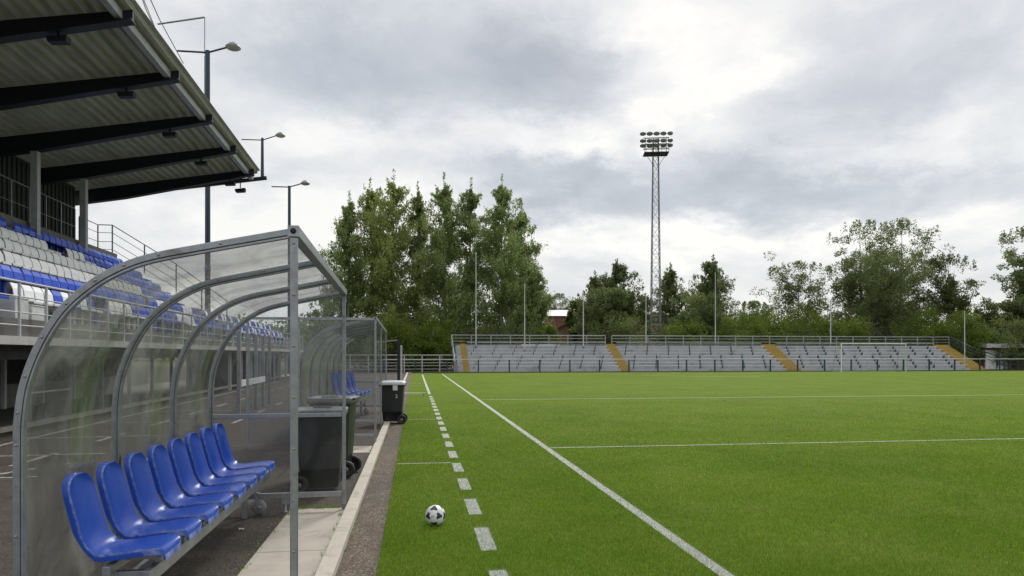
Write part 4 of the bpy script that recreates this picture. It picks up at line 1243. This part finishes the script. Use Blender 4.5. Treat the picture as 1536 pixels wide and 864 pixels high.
# loose white board at the top of the terrace
bx = PY(783, yb-.6)
mb = MB(); mb.box(0, PY(840,yb-.6)-bx, -.05, .05, 0, .16); o = mb.build('white_board', M['white_paint']); o.location = (bx, yb-.33, zb+.0)
tag(o, 'long white board lying along the back edge of the terrace', 'board')
# flag poles
def flagpole(u, vtop, y, zbase, label, rad=.055, tipdark=False):
    x = PY(u, y); d = depth_of(x, y)
    t = empty('flagpole', (x, y, zbase), 0, label, 'pole', 'thin poles around the far terrace')
    zt = zof(vtop, d)-zbase
    mb = MB(); mb.tube([(0,0,0),(0,0,zt*.6),(0,0,zt)], [rad*1.15, rad, rad*.8], 8); mb.lathe([(rad*1.3,zt-.05),(rad*1.5,zt),(0,zt+.12)], (0,0,0), 'z', 8)
    mb.build('shaft', M['offwhite'], t)
    mb = MB(); mb.lathe([(rad*2.6,0),(rad*2.6,.05),(rad*1.3,.09),(rad*1.2,.3)], (0,0,0), 'z', 10); mb.build('base', M['steel_old'], t)
flagpole(714, 380, TY+6*TD+.5, tz(6), 'tallest white pole, leftmost in front of the birch trees')
flagpole(787, 428, TY+5*TD+.5, tz(5), 'white pole on the terrace in front of the right edge of the birches')
flagpole(875, 436, TY+6*TD+.5, tz(6), 'white pole just left of the second yellow stair')
flagpole(969, 447, TY+7*TD+.5, tz(7), 'white pole just left of the floodlight tower foot')
flagpole(1073, 410, TY+7*TD+.5, tz(7), 'white pole between the floodlight tower and the third yellow stair')
flagpole(1246, 452, TY+7*TD+.5, tz(7), 'short grey pole behind the goal left post')
flagpole(1447, 468, TY-.35, 0, 'white pole at the foot of the last yellow stair')
# dark gate frame by the left fence
gx = PD(598, 46); t = empty('gate_frame', gx, 0, 'dark post with a thin top arm standing by the path behind the far dugout', 'gate')
mb = MB(); mb.box(-.09,.09,-.09,.09,0,zof(509,46)); mb.build('post', M['dark_steel'], t)
mb = MB(); mb.bar((-1.5,0,zof(511,46)-.1),(-.092,0,zof(509,46)-.06),.08,.08); mb.build('top_arm', M['steel_old'], t)
mb = MB(); mb.box(.12,.24,-.06,.06,0,zof(518,46)); mb.build('side_post', M['offwhite'], t)
# small white hurdle on the turf
hp = PG(604, 594.5); t = empty('training_hurdle', hp, 0, 'low white training hurdle on the turf beyond the pale lidded bin', 'hurdle')
mb = MB(); mb.tube([(0,0,.13),(.98,.02,.13)], .025, 6); mb.build('crossbar', M['white_paint'], t)
for x in (.06, .9):
    mb = MB(); mb.tube([(x,0,0),(x,0,.11)], .014, 6); mb.tube([(x,-.2,.028),(x,.2,.028)], .013, 6); mb.build('leg', M['dark_steel'], t)
# goal
gy = 65.0; gx0 = PY(1262, gy); gd = depth_of(gx0, gy); gz = zof(515.5, gd)
t = empty('goal', (gx0, gy, 0), 0, 'white football goal standing before the far terrace on the right', 'goal')
GW = 7.32
for x in (0, GW):
    mb = MB(); mb.tube([(x,0,0),(x,0,gz)], .06, 10); mb.build('goalpost', M['offwhite' if x else 'white_paint'], t)
mb = MB(); mb.tube([(-.06,0,gz),(GW+.06,0,gz)], .05, 10); mb.build('crossbar', M['white_paint'], t)
mb = MB()
for x in (0, GW): mb.tube([(x,.08,gz-.05),(x,.9,gz-.2),(x,1.5,.05)], .02, 6)
mb.tube([(0,1.5,.05),(GW,1.5,.05)], .02, 6); mb.build('net_frame', M['steel_old'], t)
mb = MB()
for k in range(31): mb.tube([(k*GW/30,.9,gz-.2),(k*GW/30,1.5,.05)], .003, 3)
for k in range(9): q = k/8; mb.tube([(0,.9+.6*q,(gz-.2)*(1-q)+.05*q),(GW,.9+.6*q,(gz-.2)*(1-q)+.05*q)], .003, 3)
mb.build('net', M['offwhite'], t)
# floodlight tower
def tower():
    y = 84.0; x = PY(983.5, y); d = depth_of(x, y)
    t = empty('floodlight_tower', (x, y, 0), R(-12), 'tall steel lattice floodlight mast with three rows of lamps behind the terrace', 'floodlight')
    zt = zof(203, d); k = d/FPX
    w0, w1 = 16.5*k/2*.92, 8.0*k/2*.92
    legs = [(-1,-1),(1,-1),(1,1),(-1,1)]
    def leg(i, q): hw = w0 + (w1-w0)*q; return Vector((legs[i][0]*hw, legs[i][1]*hw, q*zt*.985))
    for i in range(4):
        mb = MB(); mb.tube([leg(i,0), leg(i,.5), leg(i,1)], [.075,.06,.05], 6); mb.build('leg', M['tower'], t)
    mb = MB(); n = 26
    for j in range(n):
        q0, q1 = j/n, (j+1)/n
        for i in range(4):
            i2 = (i+1) % 4
            mb.tube([leg(i if j % 2 else i2, q0), leg(i2 if j % 2 else i, q1)], .024, 4)
            mb.tube([leg(i, q1), leg(i2, q1)], .02, 4)
    mb.build('lattice', M['tower'], t)
    rows = [203.2, 213.6, 220.8]
    zrow = [zof(v_, d) for v_ in rows]; ww = 19*k
    mb = MB()
    for z in (zrow[0]-.45, zrow[1]-.35, zrow[2]-.35): mb.bar((-ww,-w1-.1,z),(ww,-w1-.1,z),.10,.10)
    for s in (-1, 1): mb.bar((s*ww*.8,-w1-.1,zrow[2]-1.2),(s*ww*.8,-w1-.1,zrow[0]-.4),.06,.06)
    mb.build('lamp_frame', M['dark_steel'], t)
    pz = zof(231.5, d)
    mb = MB(); mb.box(-ww*.95, ww*.95, -w1-.7, w1+.5, pz-.06, pz+.06)
    for z in (.55, 1.05): mb.bar((-ww*.95,-w1-.7,pz+z),(ww*.95,-w1-.7,pz+z),.04,.04)
    for s in (-1,-.4,.4,1): mb.bar((s*ww*.95,-w1-.7,pz+.06),(s*ww*.95,-w1-.7,pz+1.05),.04,.04)
    for s in (-1,1): mb.bar((s*ww*.8,-w1-.1,pz-.06),(s*w1,-w1-.1,pz-1.6),.05,.05)
    mb.build('platform', M['dark_steel'], t)
    for r_i, z in enumerate(zrow):
        for j in range(5):
            xx = (-1+j*.5)*ww*1.03
            mb = MB()
            mb.lathe([(.0,.30),(.22,.26),(.42,.05),(.46,-.12)], (0,0,0), 'y', 12)
            mb.lathe([(.0,.36),(.12,.34),(.14,.20)], (0,0,0), 'y', 8)
            h_ = mb.build('lamp', M['dark_steel'], t); h_.location = (xx, -w1-.45, z)
            h_.scale = (.92, .9, .55); h_.rotation_euler = (R(24 + 5*r_i), R((j-2)*-3), R((j-2)*14))
            mb = MB(); mb.lathe([(0,-.16),(.3,-.15),(.44,-.12)], (0,0,0), 'y', 12); mb.build('lamp_glass', M['lamp_grey'], h_)
tower()

# ------------------------------------------------------------------ houses and shed
def house(u0, u1, d, v_eave, v_ridge, label, roofmat, wallmat, gable_front=False, depth_=8, name='house'):
    p0 = PD(u0, d); W = (u1-u0)/FPX*d; ze = zof(v_eave, d); zr_ = zof(v_ridge, d)
    t = empty(name, p0, -TH, label, 'house', 'red brick houses behind the terrace')
    mb = MB()
    if gable_front: mb.prism([(0,0),(W,0),(W,ze),(W/2,zr_-.12),(0,ze)], 'y', 0, depth_)
    else: mb.box(0, W, 0, depth_, 0, ze)
    mb.build('wall', wallmat, t)
    mb = MB()
    if gable_front:
        mb.prism([(-.4,ze-.25),(-.4,ze-.05),(W/2,zr_+.1),(W/2,zr_-.1)], 'y', -.4, depth_+.4); mb.prism([(W/2,zr_-.1),(W/2,zr_+.1),(W+.4,ze-.05),(W+.4,ze-.25)], 'y', -.4, depth_+.4)
    else: mb.prism([(-.4,ze+.002),(depth_+.4,ze+.002),(depth_/2,zr_)], 'x', -.4, W+.4)
    mb.build('roof', roofmat, t)
    for k in range(2):
        mb = MB(); x = W*(.25+.4*k); mb.box(x-.55, x+.55, -.05, .02, ze*.45, ze*.45+1.5)
        wn = mb.build('window', M['house_blue'], t)
        mb = MB(); mb.box(x-.65, x+.65, -.08, -.052, ze*.45-.12, ze*.45-.02); mb.build('sill', M['white_paint'], wn)
    return t
tile = pbr('red_roof_tile', (.15,.065,.05), (.11,.05,.04), 3, .8)
house(818, 868, 128, 474, 463, 'red house with pale sheet roof behind the birches', M['roof_white'], M['brick'])
house(838, 902, 112, 492, 473, 'lower red brick house with tiled gable right of the pale roofed house', tile, M['brick'], True)
house(938, 1024, 112, 497, 468, 'red brick gabled house behind the floodlight tower', tile, M['brick'], True)
sx0 = PY(1476, 74.5); sd_ = depth_of(sx0, 74.5)
t = empty('shed', (sx0, 74.5, 0), 0, 'low brick shed with white roof and white doors right of the terrace', 'shed')
sh = zof(522, sd_); SW = 9
mb = MB(); mb.box(0, SW, 0, 5, 0, sh); mb.build('wall', M['brick'], t)
mb = MB(); mb.prism([(-.7,sh+.02),(-.7,sh+.48),(5.5,sh+.9),(5.5,sh+.45)], 'x', -.3, SW+.4); mb.build('roof', M['roof_white'], t)
for x in (.15, 1.75):
    mb = MB(); mb.box(x, x+1.45, -.06, -.002, .02, 2.35); dr = mb.build('door', M['white_paint'], t)
    mb = MB(); mb.box(x+1.2, x+1.32, -.10, -.062, 1.0, 1.12); mb.build('handle', M['dark_steel'], dr)

# ------------------------------------------------------------------ people behind the fence
def person(loc, rz, label, top, pants, h=1.72):
    root_pts = [(0,0,.96),(0,0,1.2),(0,0,1.42),(0,0,1.52),(0,0,1.62),(0,0,1.72)]
    V = [(0,0,.95),(0,0,1.18),(0,0,1.40),(0,.0,1.50),(0,.01,1.60),(0,.01,1.70),
         (-.18,0,1.42),(-.23,.02,1.15),(-.22,-.06,.90),(-.21,-.10,.80),
         (.18,0,1.42),(.24,.02,1.15),(.20,-.10,.93),(.17,-.16,.86),
         (-.09,0,.88),(-.10,-.01,.48),(-.10,.02,.08),(-.10,-.12,.03),
         (.09,0,.88),(.11,-.02,.48),(.12,.02,.08),(.13,-.12,.03)]
    E = [(0,1),(1,2),(2,3),(3,4),(4,5),(2,6),(6,7),(7,8),(8,9),(2,10),(10,11),(11,12),(12,13),(0,14),(14,15),(15,16),(16,17),(0,18),(18,19),(19,20),(20,21)]
    Rd = [.15,.14,.15,.055,.095,.085,.07,.045,.035,.04,.07,.045,.035,.04,.09,.06,.045,.04,.09,.06,.045,.04]
    def skin(name, vi, extra, mat, parent):
        mp = {v_: i for i, v_ in enumerate(vi)}
        me = bpy.data.meshes.new(name); me.from_pydata([V[i] for i in vi], [(mp[a], mp[b]) for a, b in E if a in mp and b in mp], [])
        o = bpy.data.objects.new(name, me); COL.objects.link(o)
        o.modifiers.new('skin', 'SKIN'); sv = me.skin_vertices[0].data
        for i, v_ in enumerate(vi): sv[i].radius = (Rd[v_]+extra, (Rd[v_]+extra)*(.72 if v_ in (0,1,2) else 1)); sv[i].use_root = (i == 0)
        o.modifiers.new('sub', 'SUBSURF').render_levels = 1
        me.materials.append(mat)
        if parent: o.parent = parent
        return o
    b = skin('person', list(range(22)), 0, M['skin'], None)
    b.location = loc; b.rotation_euler = (0,0,rz); b.scale = (h/1.78,)*3
    tag(b, label, 'person', 'people behind the end fence')
    skin('top', [0,1,2,6,7,8,10,11,12], .014, top, b)
    skin('trousers', [0,14,15,16,18,19,20], .013, pants, b)
    mb = MB(); mb.lathe([(.0,1.805),(.06,1.79),(.098,1.74),(.104,1.68),(.10,1.655)], (0,.02,0), 'z', 12); mb.build('hair', M['hair'], b)
person(PD(541, 73.5), R(160), 'person in light blue jacket standing behind the fence seen through the far dugout', M['jacket_blue'], M['jacket_blue'])
person(PD(656, 75), R(175), 'person in white top standing behind the end fence, taller of two', M['shirt_white'], M['trouser'], 1.8)
person(PD(662.5, 75), R(200), 'person in dark jacket with fair hair behind the end fence beside the white top', M['jacket_dark'], M['trouser'], 1.66)

# ------------------------------------------------------------------ trees
def leaf_cloud(pts, dirs, size, asp, droop, seed):
    """one quad (kite) per point, long axis hanging along dirs"""
    g = np.random.default_rng(seed); n = len(pts)
    d = dirs + g.normal(0, droop, (n,3)); d /= np.linalg.norm(d, axis=1)[:,None]
    r = g.normal(0, 1, (n,3)); s = np.cross(d, r); s /= np.linalg.norm(s, axis=1)[:,None]+1e-9
    sz = size*g.uniform(.55, 1.35, n)[:,None]
    a = pts; b = pts + d*sz*.5 + s*sz*asp*.5; c = pts + d*sz; e = pts + d*sz*.5 - s*sz*asp*.5
    v = np.stack([a,b,c,e], 1).reshape(-1,3)
    return v
def quads_obj(name, V, mat, parent):
    n = len(V)//4
    me = bpy.data.meshes.new(name)
    me.vertices.add(n*4); me.vertices.foreach_set('co', V.astype(np.float32).ravel())
    me.loops.add(n*4); me.loops.foreach_set('vertex_index', np.arange(n*4, dtype=np.int32))
    me.polygons.add(n); me.polygons.foreach_set('loop_start', np.arange(0, n*4, 4, dtype=np.int32))
    me.materials.append(mat); me.update(calc_edges=True)
    o = bpy.data.objects.new(name, me); COL.objects.link(o); o.parent = parent
    return o
def make_tree(name, loc, h, wd, kind, seed, label, mat, group, nleaf=9000, base=.06, leaf=.34, bark='bark'):
    g = np.random.default_rng(seed)
    t = empty(name, loc, g.uniform(0, 6.28), label, 'tree' if name != 'bush' else 'bush', group)
    mb = MB(); tr = max(.05, h*.008)
    lean = g.normal(0, .012*h, 2)
    trunk = [Vector((lean[0]*q*q, lean[1]*q*q, h*q)) for q in (0,.15,.3,.5,.7,.83,.92)]
    def tp(q): return Vector((lean[0]*q*q, lean[1]*q*q, h*q))
    if kind != 'bush': mb.tube(trunk, [tr*1.35,tr*1.05,tr*.9,tr*.68,tr*.42,tr*.24,tr*.06], 7)
    P = []; D = []
    if kind == 'birch':
        nb = int(60 + h*2.0)
        for i in range(nb):
            q = base + (1-base)*(i+g.uniform(0,1))/nb
            env = (min(1, (1-q)*2.1+.035)**.85) * (.75+.25*min(1,(q-base)/.12+.3))
            ln = wd/2*env*g.uniform(.40, 1.22); an = g.uniform(0, 2*math.pi)
            o = tp(q*.94 if q > .9 else q)
            up = .55 + .5*q
            tip = o + Vector((math.cos(an)*ln, math.sin(an)*ln, ln*up*.75 + (.02*h if q > .85 else 0)))
            mid = o.lerp(tip, .5) + Vector((0,0,ln*.12))
            end = tip - Vector((0,0,ln*.10))
            mb.tube([o, mid, end], [tr*.22*(1.1-q), tr*.13*(1.1-q)+.006, .008], 4, False)
            k = max(10, int(nleaf/nb*(.25+.9*env)))
            s = g.beta(1.15, 1.1, k)
            bz = (np.outer((1-s)**2, o) + np.outer(2*s*(1-s), mid) + np.outer(s*s, end))
            # hanging sprays: each spray drops from a point of the branch
            ns = max(3, k//16); ss = g.integers(0, ns, k); sp = g.normal(0, .16+.05*ln, (ns,3)); drop = g.uniform(.2, 1.0, ns)*(.35+.5*env)*min(1.5, h*.07)
            tq = g.uniform(0, 1, k)**1.2
            sidx = g.beta(1.15,1.1,ns)
            bzs = (np.outer((1-sidx)**2, o) + np.outer(2*sidx*(1-sidx), mid) + np.outer(sidx**2, end))
            pos = bzs[ss]*.8 + bz*.2 + sp[ss]; pos[:,2] -= tq*drop[ss]
            pos += g.normal(0, .07, (k,3))
            P.append(pos); D.append(np.tile([math.cos(an)*.25, math.sin(an)*.25, -1.0], (k,1)))
        # leader tip sprays
        k = 130; q = g.uniform(0,1,k); pos = np.outer(.86+.16*q, [0,0,h]) + g.normal(0,1,(k,3))*((1.05-q)*.24)[:,None]*[1,1,.4] + np.array([lean[0],lean[1],0])*.9
        P.append(pos); D.append(np.tile([0,0,.4], (k,1)))
    elif kind == 'round':
        nb = 46
        for i in range(nb):
            q = g.uniform(base+.06, .9); an = g.uniform(0, 2*math.pi)
            env = math.sqrt(max(.03, 1-((q-.52)/.52)**2))
            if q > .7: env *= .95
            ln = wd/2*env*g.uniform(.45, 1.05); o = tp(max(.05, q*.72))
            tip = Vector((lean[0]*q+math.cos(an)*ln, lean[1]*q+math.sin(an)*ln, h*min(.985, q*1.06+g.normal(0,.02))))
            mb.tube([o, o.lerp(tip,.5)+Vector((0,0,-.03*h)), tip], [tr*.4, tr*.22, tr*.05], 4, False)
            # clump made of small clumplets along the outer half
            nc = 7
            for c in range(nc):
                s = g.uniform(.35, 1.05); cc = np.array(o.lerp(tip, s)) + g.normal(0, wd*.045, 3)
                k = int(nleaf/nb/nc); rr = wd*g.uniform(.035, .085)
                dd = g.normal(0,1,(k,3)); dd /= np.linalg.norm(dd,axis=1)[:,None]
                pos = cc + dd*(rr*g.uniform(.2,1.0,k)**.6)[:,None]*[1.1,1.1,.8]
                P.append(pos); D.append(dd*.6+np.array([0,0,-.2]))
        # short upright shoots on the crown
        for i in range(26):
            an = g.uniform(0, 6.28); rr = wd/2*g.uniform(0,.85); zz = h*(.80+.17*math.sqrt(max(0,1-(rr/(wd/2))**2)))
            k = 46; q = g.uniform(0,1,k); pos = np.array([rr*math.cos(an), rr*math.sin(an), zz-.06*h]) + np.outer(q, [0,0,h*.085]) + g.normal(0,1,(k,3))*((1.1-q)*.028*wd)[:,None]
            P.append(pos); D.append(np.tile([0,0,.5], (k,1)))
    else:  # bush
        nb = 60
        for i in range(nb):
            an = g.uniform(0, 2*math.pi); ph = math.asin(g.uniform(0.0, .98)); rr = g.uniform(.55, 1.0)
            c = np.array([math.cos(an)*math.cos(ph)*wd/2*rr, math.sin(an)*math.cos(ph)*wd/2*rr, h*.12+math.sin(ph)*h*.84*rr])
            mb.tube([(c[0]*.15,c[1]*.15,0), (c[0]*.5,c[1]*.5,c[2]*.55), tuple(c)], [.05,.03,.01], 4, False)
            k = int(nleaf/nb); r_ = wd*.085*g.uniform(.6,1.3)
            q = g.uniform(0,1,k); dd = g.normal(0,1,(k,3))
            pos = c + dd*r_*(.45+.4*(1-q))[:,None] + np.outer(q-.3, [math.cos(an)*.12*wd*math.cos(ph), math.sin(an)*.12*wd*math.cos(ph), .09*h])
            P.append(pos); D.append(dd*.5 + np.array([math.cos(an)*.3, math.sin(an)*.3, .35]))
    P = np.concatenate(P); D = np.concatenate(D)
    P[:,2] = np.maximum(P[:,2], .15)
    mb.build('trunk' if kind != 'bush' else 'stems', M[bark], t)
    quads_obj('crown', leaf_cloud(P, D, leaf, .5, .45, seed+1), mat, t)
    return t
GB = 'trees beyond the pitch'
def tree_px(name, u, vtop, wpx, d, kind, mat, label, group=GB, seed=0, nleaf=9000, base=.06, leaf=.34, bark='bark'):
    return make_tree(name, PD(u, d), zof(vtop, d), wpx/FPX*d, kind, seed, label, M[mat], group, nleaf, base, leaf, bark)
BI = [(522,292,62,88,'leaf_birch','leftmost slender birch of the tall group with drooping outer twigs'),
      (560,272,84,92,'leaf_birch_pale','broad paler birch second from the left in the tall group'),
      (589,258,92,89,'leaf_birch_pale','tallest pale birch in the left part of the tall group'),
      (627,279,66,93,'leaf_birch','slim dark birch in the middle gap of the tall group'),
      (667,266,78,88,'leaf_birch','dark pointed birch right of the middle gap'),
      (704,274,84,92,'leaf_birch','dark birch behind the tallest white pole'),
      (752,266,90,89,'leaf_birch','tall wide topped birch right of the tallest white pole'),
      (781,308,70,94,'leaf_birch','rightmost tall birch with drooping side branches'),
      (800,402,52,87,'leaf_birch','low overhanging birch at the right end of the tall group')]
for i, (u, v_, wp, d, mt, lb) in enumerate(BI):
    tree_px('birch_tree', u, v_, wp*1.32, d, 'birch', mt, lb, 'tall birches behind the left of the terrace', 100+i, 44000, .04, .27, 'bark_birch')
MID = [('tree',893,410,56,98,'birch','leaf_mid','small pointed tree left of the floodlight tower behind the brick gable'),
       ('tree',925,392,86,96,'birch','leaf_dark','tallest pointed tree just left of the floodlight tower'),
       ('tree',908,432,92,92,'round','leaf_dark','bushy dark tree at the foot of the pointed tree left of the tower'),
       ('tree',950,440,56,94,'round','leaf_dark','rounded dark tree touching the left side of the floodlight tower'),
       ('tree',1004,398,66,100,'birch','leaf_mid','pointed tree just right of the floodlight tower'),
       ('tree',1066,386,96,97,'birch','leaf_dark','broad pointed tree behind the white pole right of the tower'),
       ('tree',1052,440,104,93,'round','leaf_dark','rounded lower tree right of the tower in front of the broad pointed tree'),
       ('tree',1197,392,104,104,'round','leaf_mid','open crowned tree left of the biggest broad tree'),
       ('tree',1292,330,100,102,'round','leaf_mid','left half of the biggest broad crowned tree pair'),
       ('tree',1350,330,122,104,'round','leaf_mid','right half of the biggest broad crowned tree pair'),
       ('tree',1318,378,150,96,'round','leaf_dark','dense dark tree in front of the biggest broad pair'),
       ('tree',1424,382,78,99,'round','leaf_mid','spare branched tree right of the biggest broad pair'),
       ('tree',1534,340,92,96,'round','leaf_dark','tall tree cut by the right edge of the view'),
       ('tree',1500,455,86,94,'round','leaf_dark','low dark tree above the white roofed shed'),
       ('tree',1552,440,90,92,'round','leaf_dark','dark tree behind the shed farthest right'),
       ('tree',866,450,36,100,'round','leaf_bush','small pale green tree half hiding the brick gable'),
       ('tree',838,440,60,170,'round','leaf_mid','distant pale tree between birches and brick house'),
       ('tree',486,448,44,110,'round','leaf_mid','pale tree seen below the near dugout roof corner'),
       ('tree',1128,452,70,96,'round','leaf_dark','small dark tree left of the bright bushes on the right')]
for i, (nm, u, v_, wp, d, kd, mt, lb) in enumerate(MID):
    tree_px('spare' if False else 'pointed_tree' if kd == 'birch' else 'broadleaf_tree', u, v_, wp*1.08, d, kd, mt, lb, GB, 200+i, (24000 if wp == 78 or wp == 104 else 33000 if 'biggest' in lb and 'half' in lb else 24000 if 'biggest broad crowned' in lb else 22000 if wp < 80 else 34000), .08, .27)
BU = [(575,468,92,74.5,'leaf_bush','bright green bush behind the far dugout roof'),
      (640,512,44,76,'leaf_bush','small yellow green bush behind the end fence'),
      (655,476,70,80,'leaf_bush','leafy mid green bush under the birches left of the terrace'),
      (610,485,60,82,'leaf_mid','dark bush under the birches behind the end fence'),
      (715,482,80,83,'leaf_mid','dark undergrowth bush behind the left end of the terrace railing'),
      (780,480,84,83,'leaf_mid','dark undergrowth bush under the rightmost tall birch'),
      (820,492,50,82,'leaf_bush','low green bush left of the brick gable'),
      (1030,470,66,86,'leaf_bush','round green bush right of the floodlight tower'),
      (1105,470,84,86,'leaf_bush','bright bush behind the white pole right of the tower'),
      (1150,466,78,88,'leaf_bush','bright bush behind the third yellow stair'),
      (1210,458,96,87,'leaf_bush','bright wide bush right of the third yellow stair'),
      (1268,468,80,86,'leaf_bush','bright bush behind the goal left post'),
      (1385,462,100,87,'leaf_bush','bright bush above the right end of the terrace railing'),
      (1432,466,84,86,'leaf_bush','bright bush behind the wire ball stop fence'),
      (1490,480,70,86,'leaf_mid','dark bush behind the shed roof left end'),
      (1545,478,80,85,'leaf_mid','dark bush behind the shed roof right end'),
      (985,486,60,88,'leaf_mid','dark bush at the foot of the floodlight tower'),
      (930,478,90,86,'leaf_mid','dark bush left of the floodlight tower foot')]
for i, (u, v_, wp, d, mt, lb) in enumerate(BU):
    tree_px('bush', u, v_, wp*1.1, d, 'bush', mt, lb, 'bushes behind the terrace', 300+i, 14000, 0, .235)
# far-off wood that closes the horizon
g = np.random.default_rng(5); P = []
for i in range(420):
    u = -600 + i*6.6; d = g.uniform(180, 230); c = np.array(PD(u, d)); hh = g.uniform(9.5, 14.0)
    k = 330; dd = g.normal(0,1,(k,3)); dd /= np.linalg.norm(dd,axis=1)[:,None]
    P.append(c + [0,0,hh*.5] + dd*g.uniform(.3,1,k)[:,None]*[4,4,hh*.5])
P = np.concatenate(P); P[:,2] = np.maximum(P[:,2], .2)
o = quads_obj('distant_wood', leaf_cloud(P, np.tile([0,0,-.3],(len(P),1)), 1.1, .6, .8, 9), M['leaf_dark'], None)
tag(o, 'distant wood closing the horizon far behind the terrace', 'wood', kind='stuff')
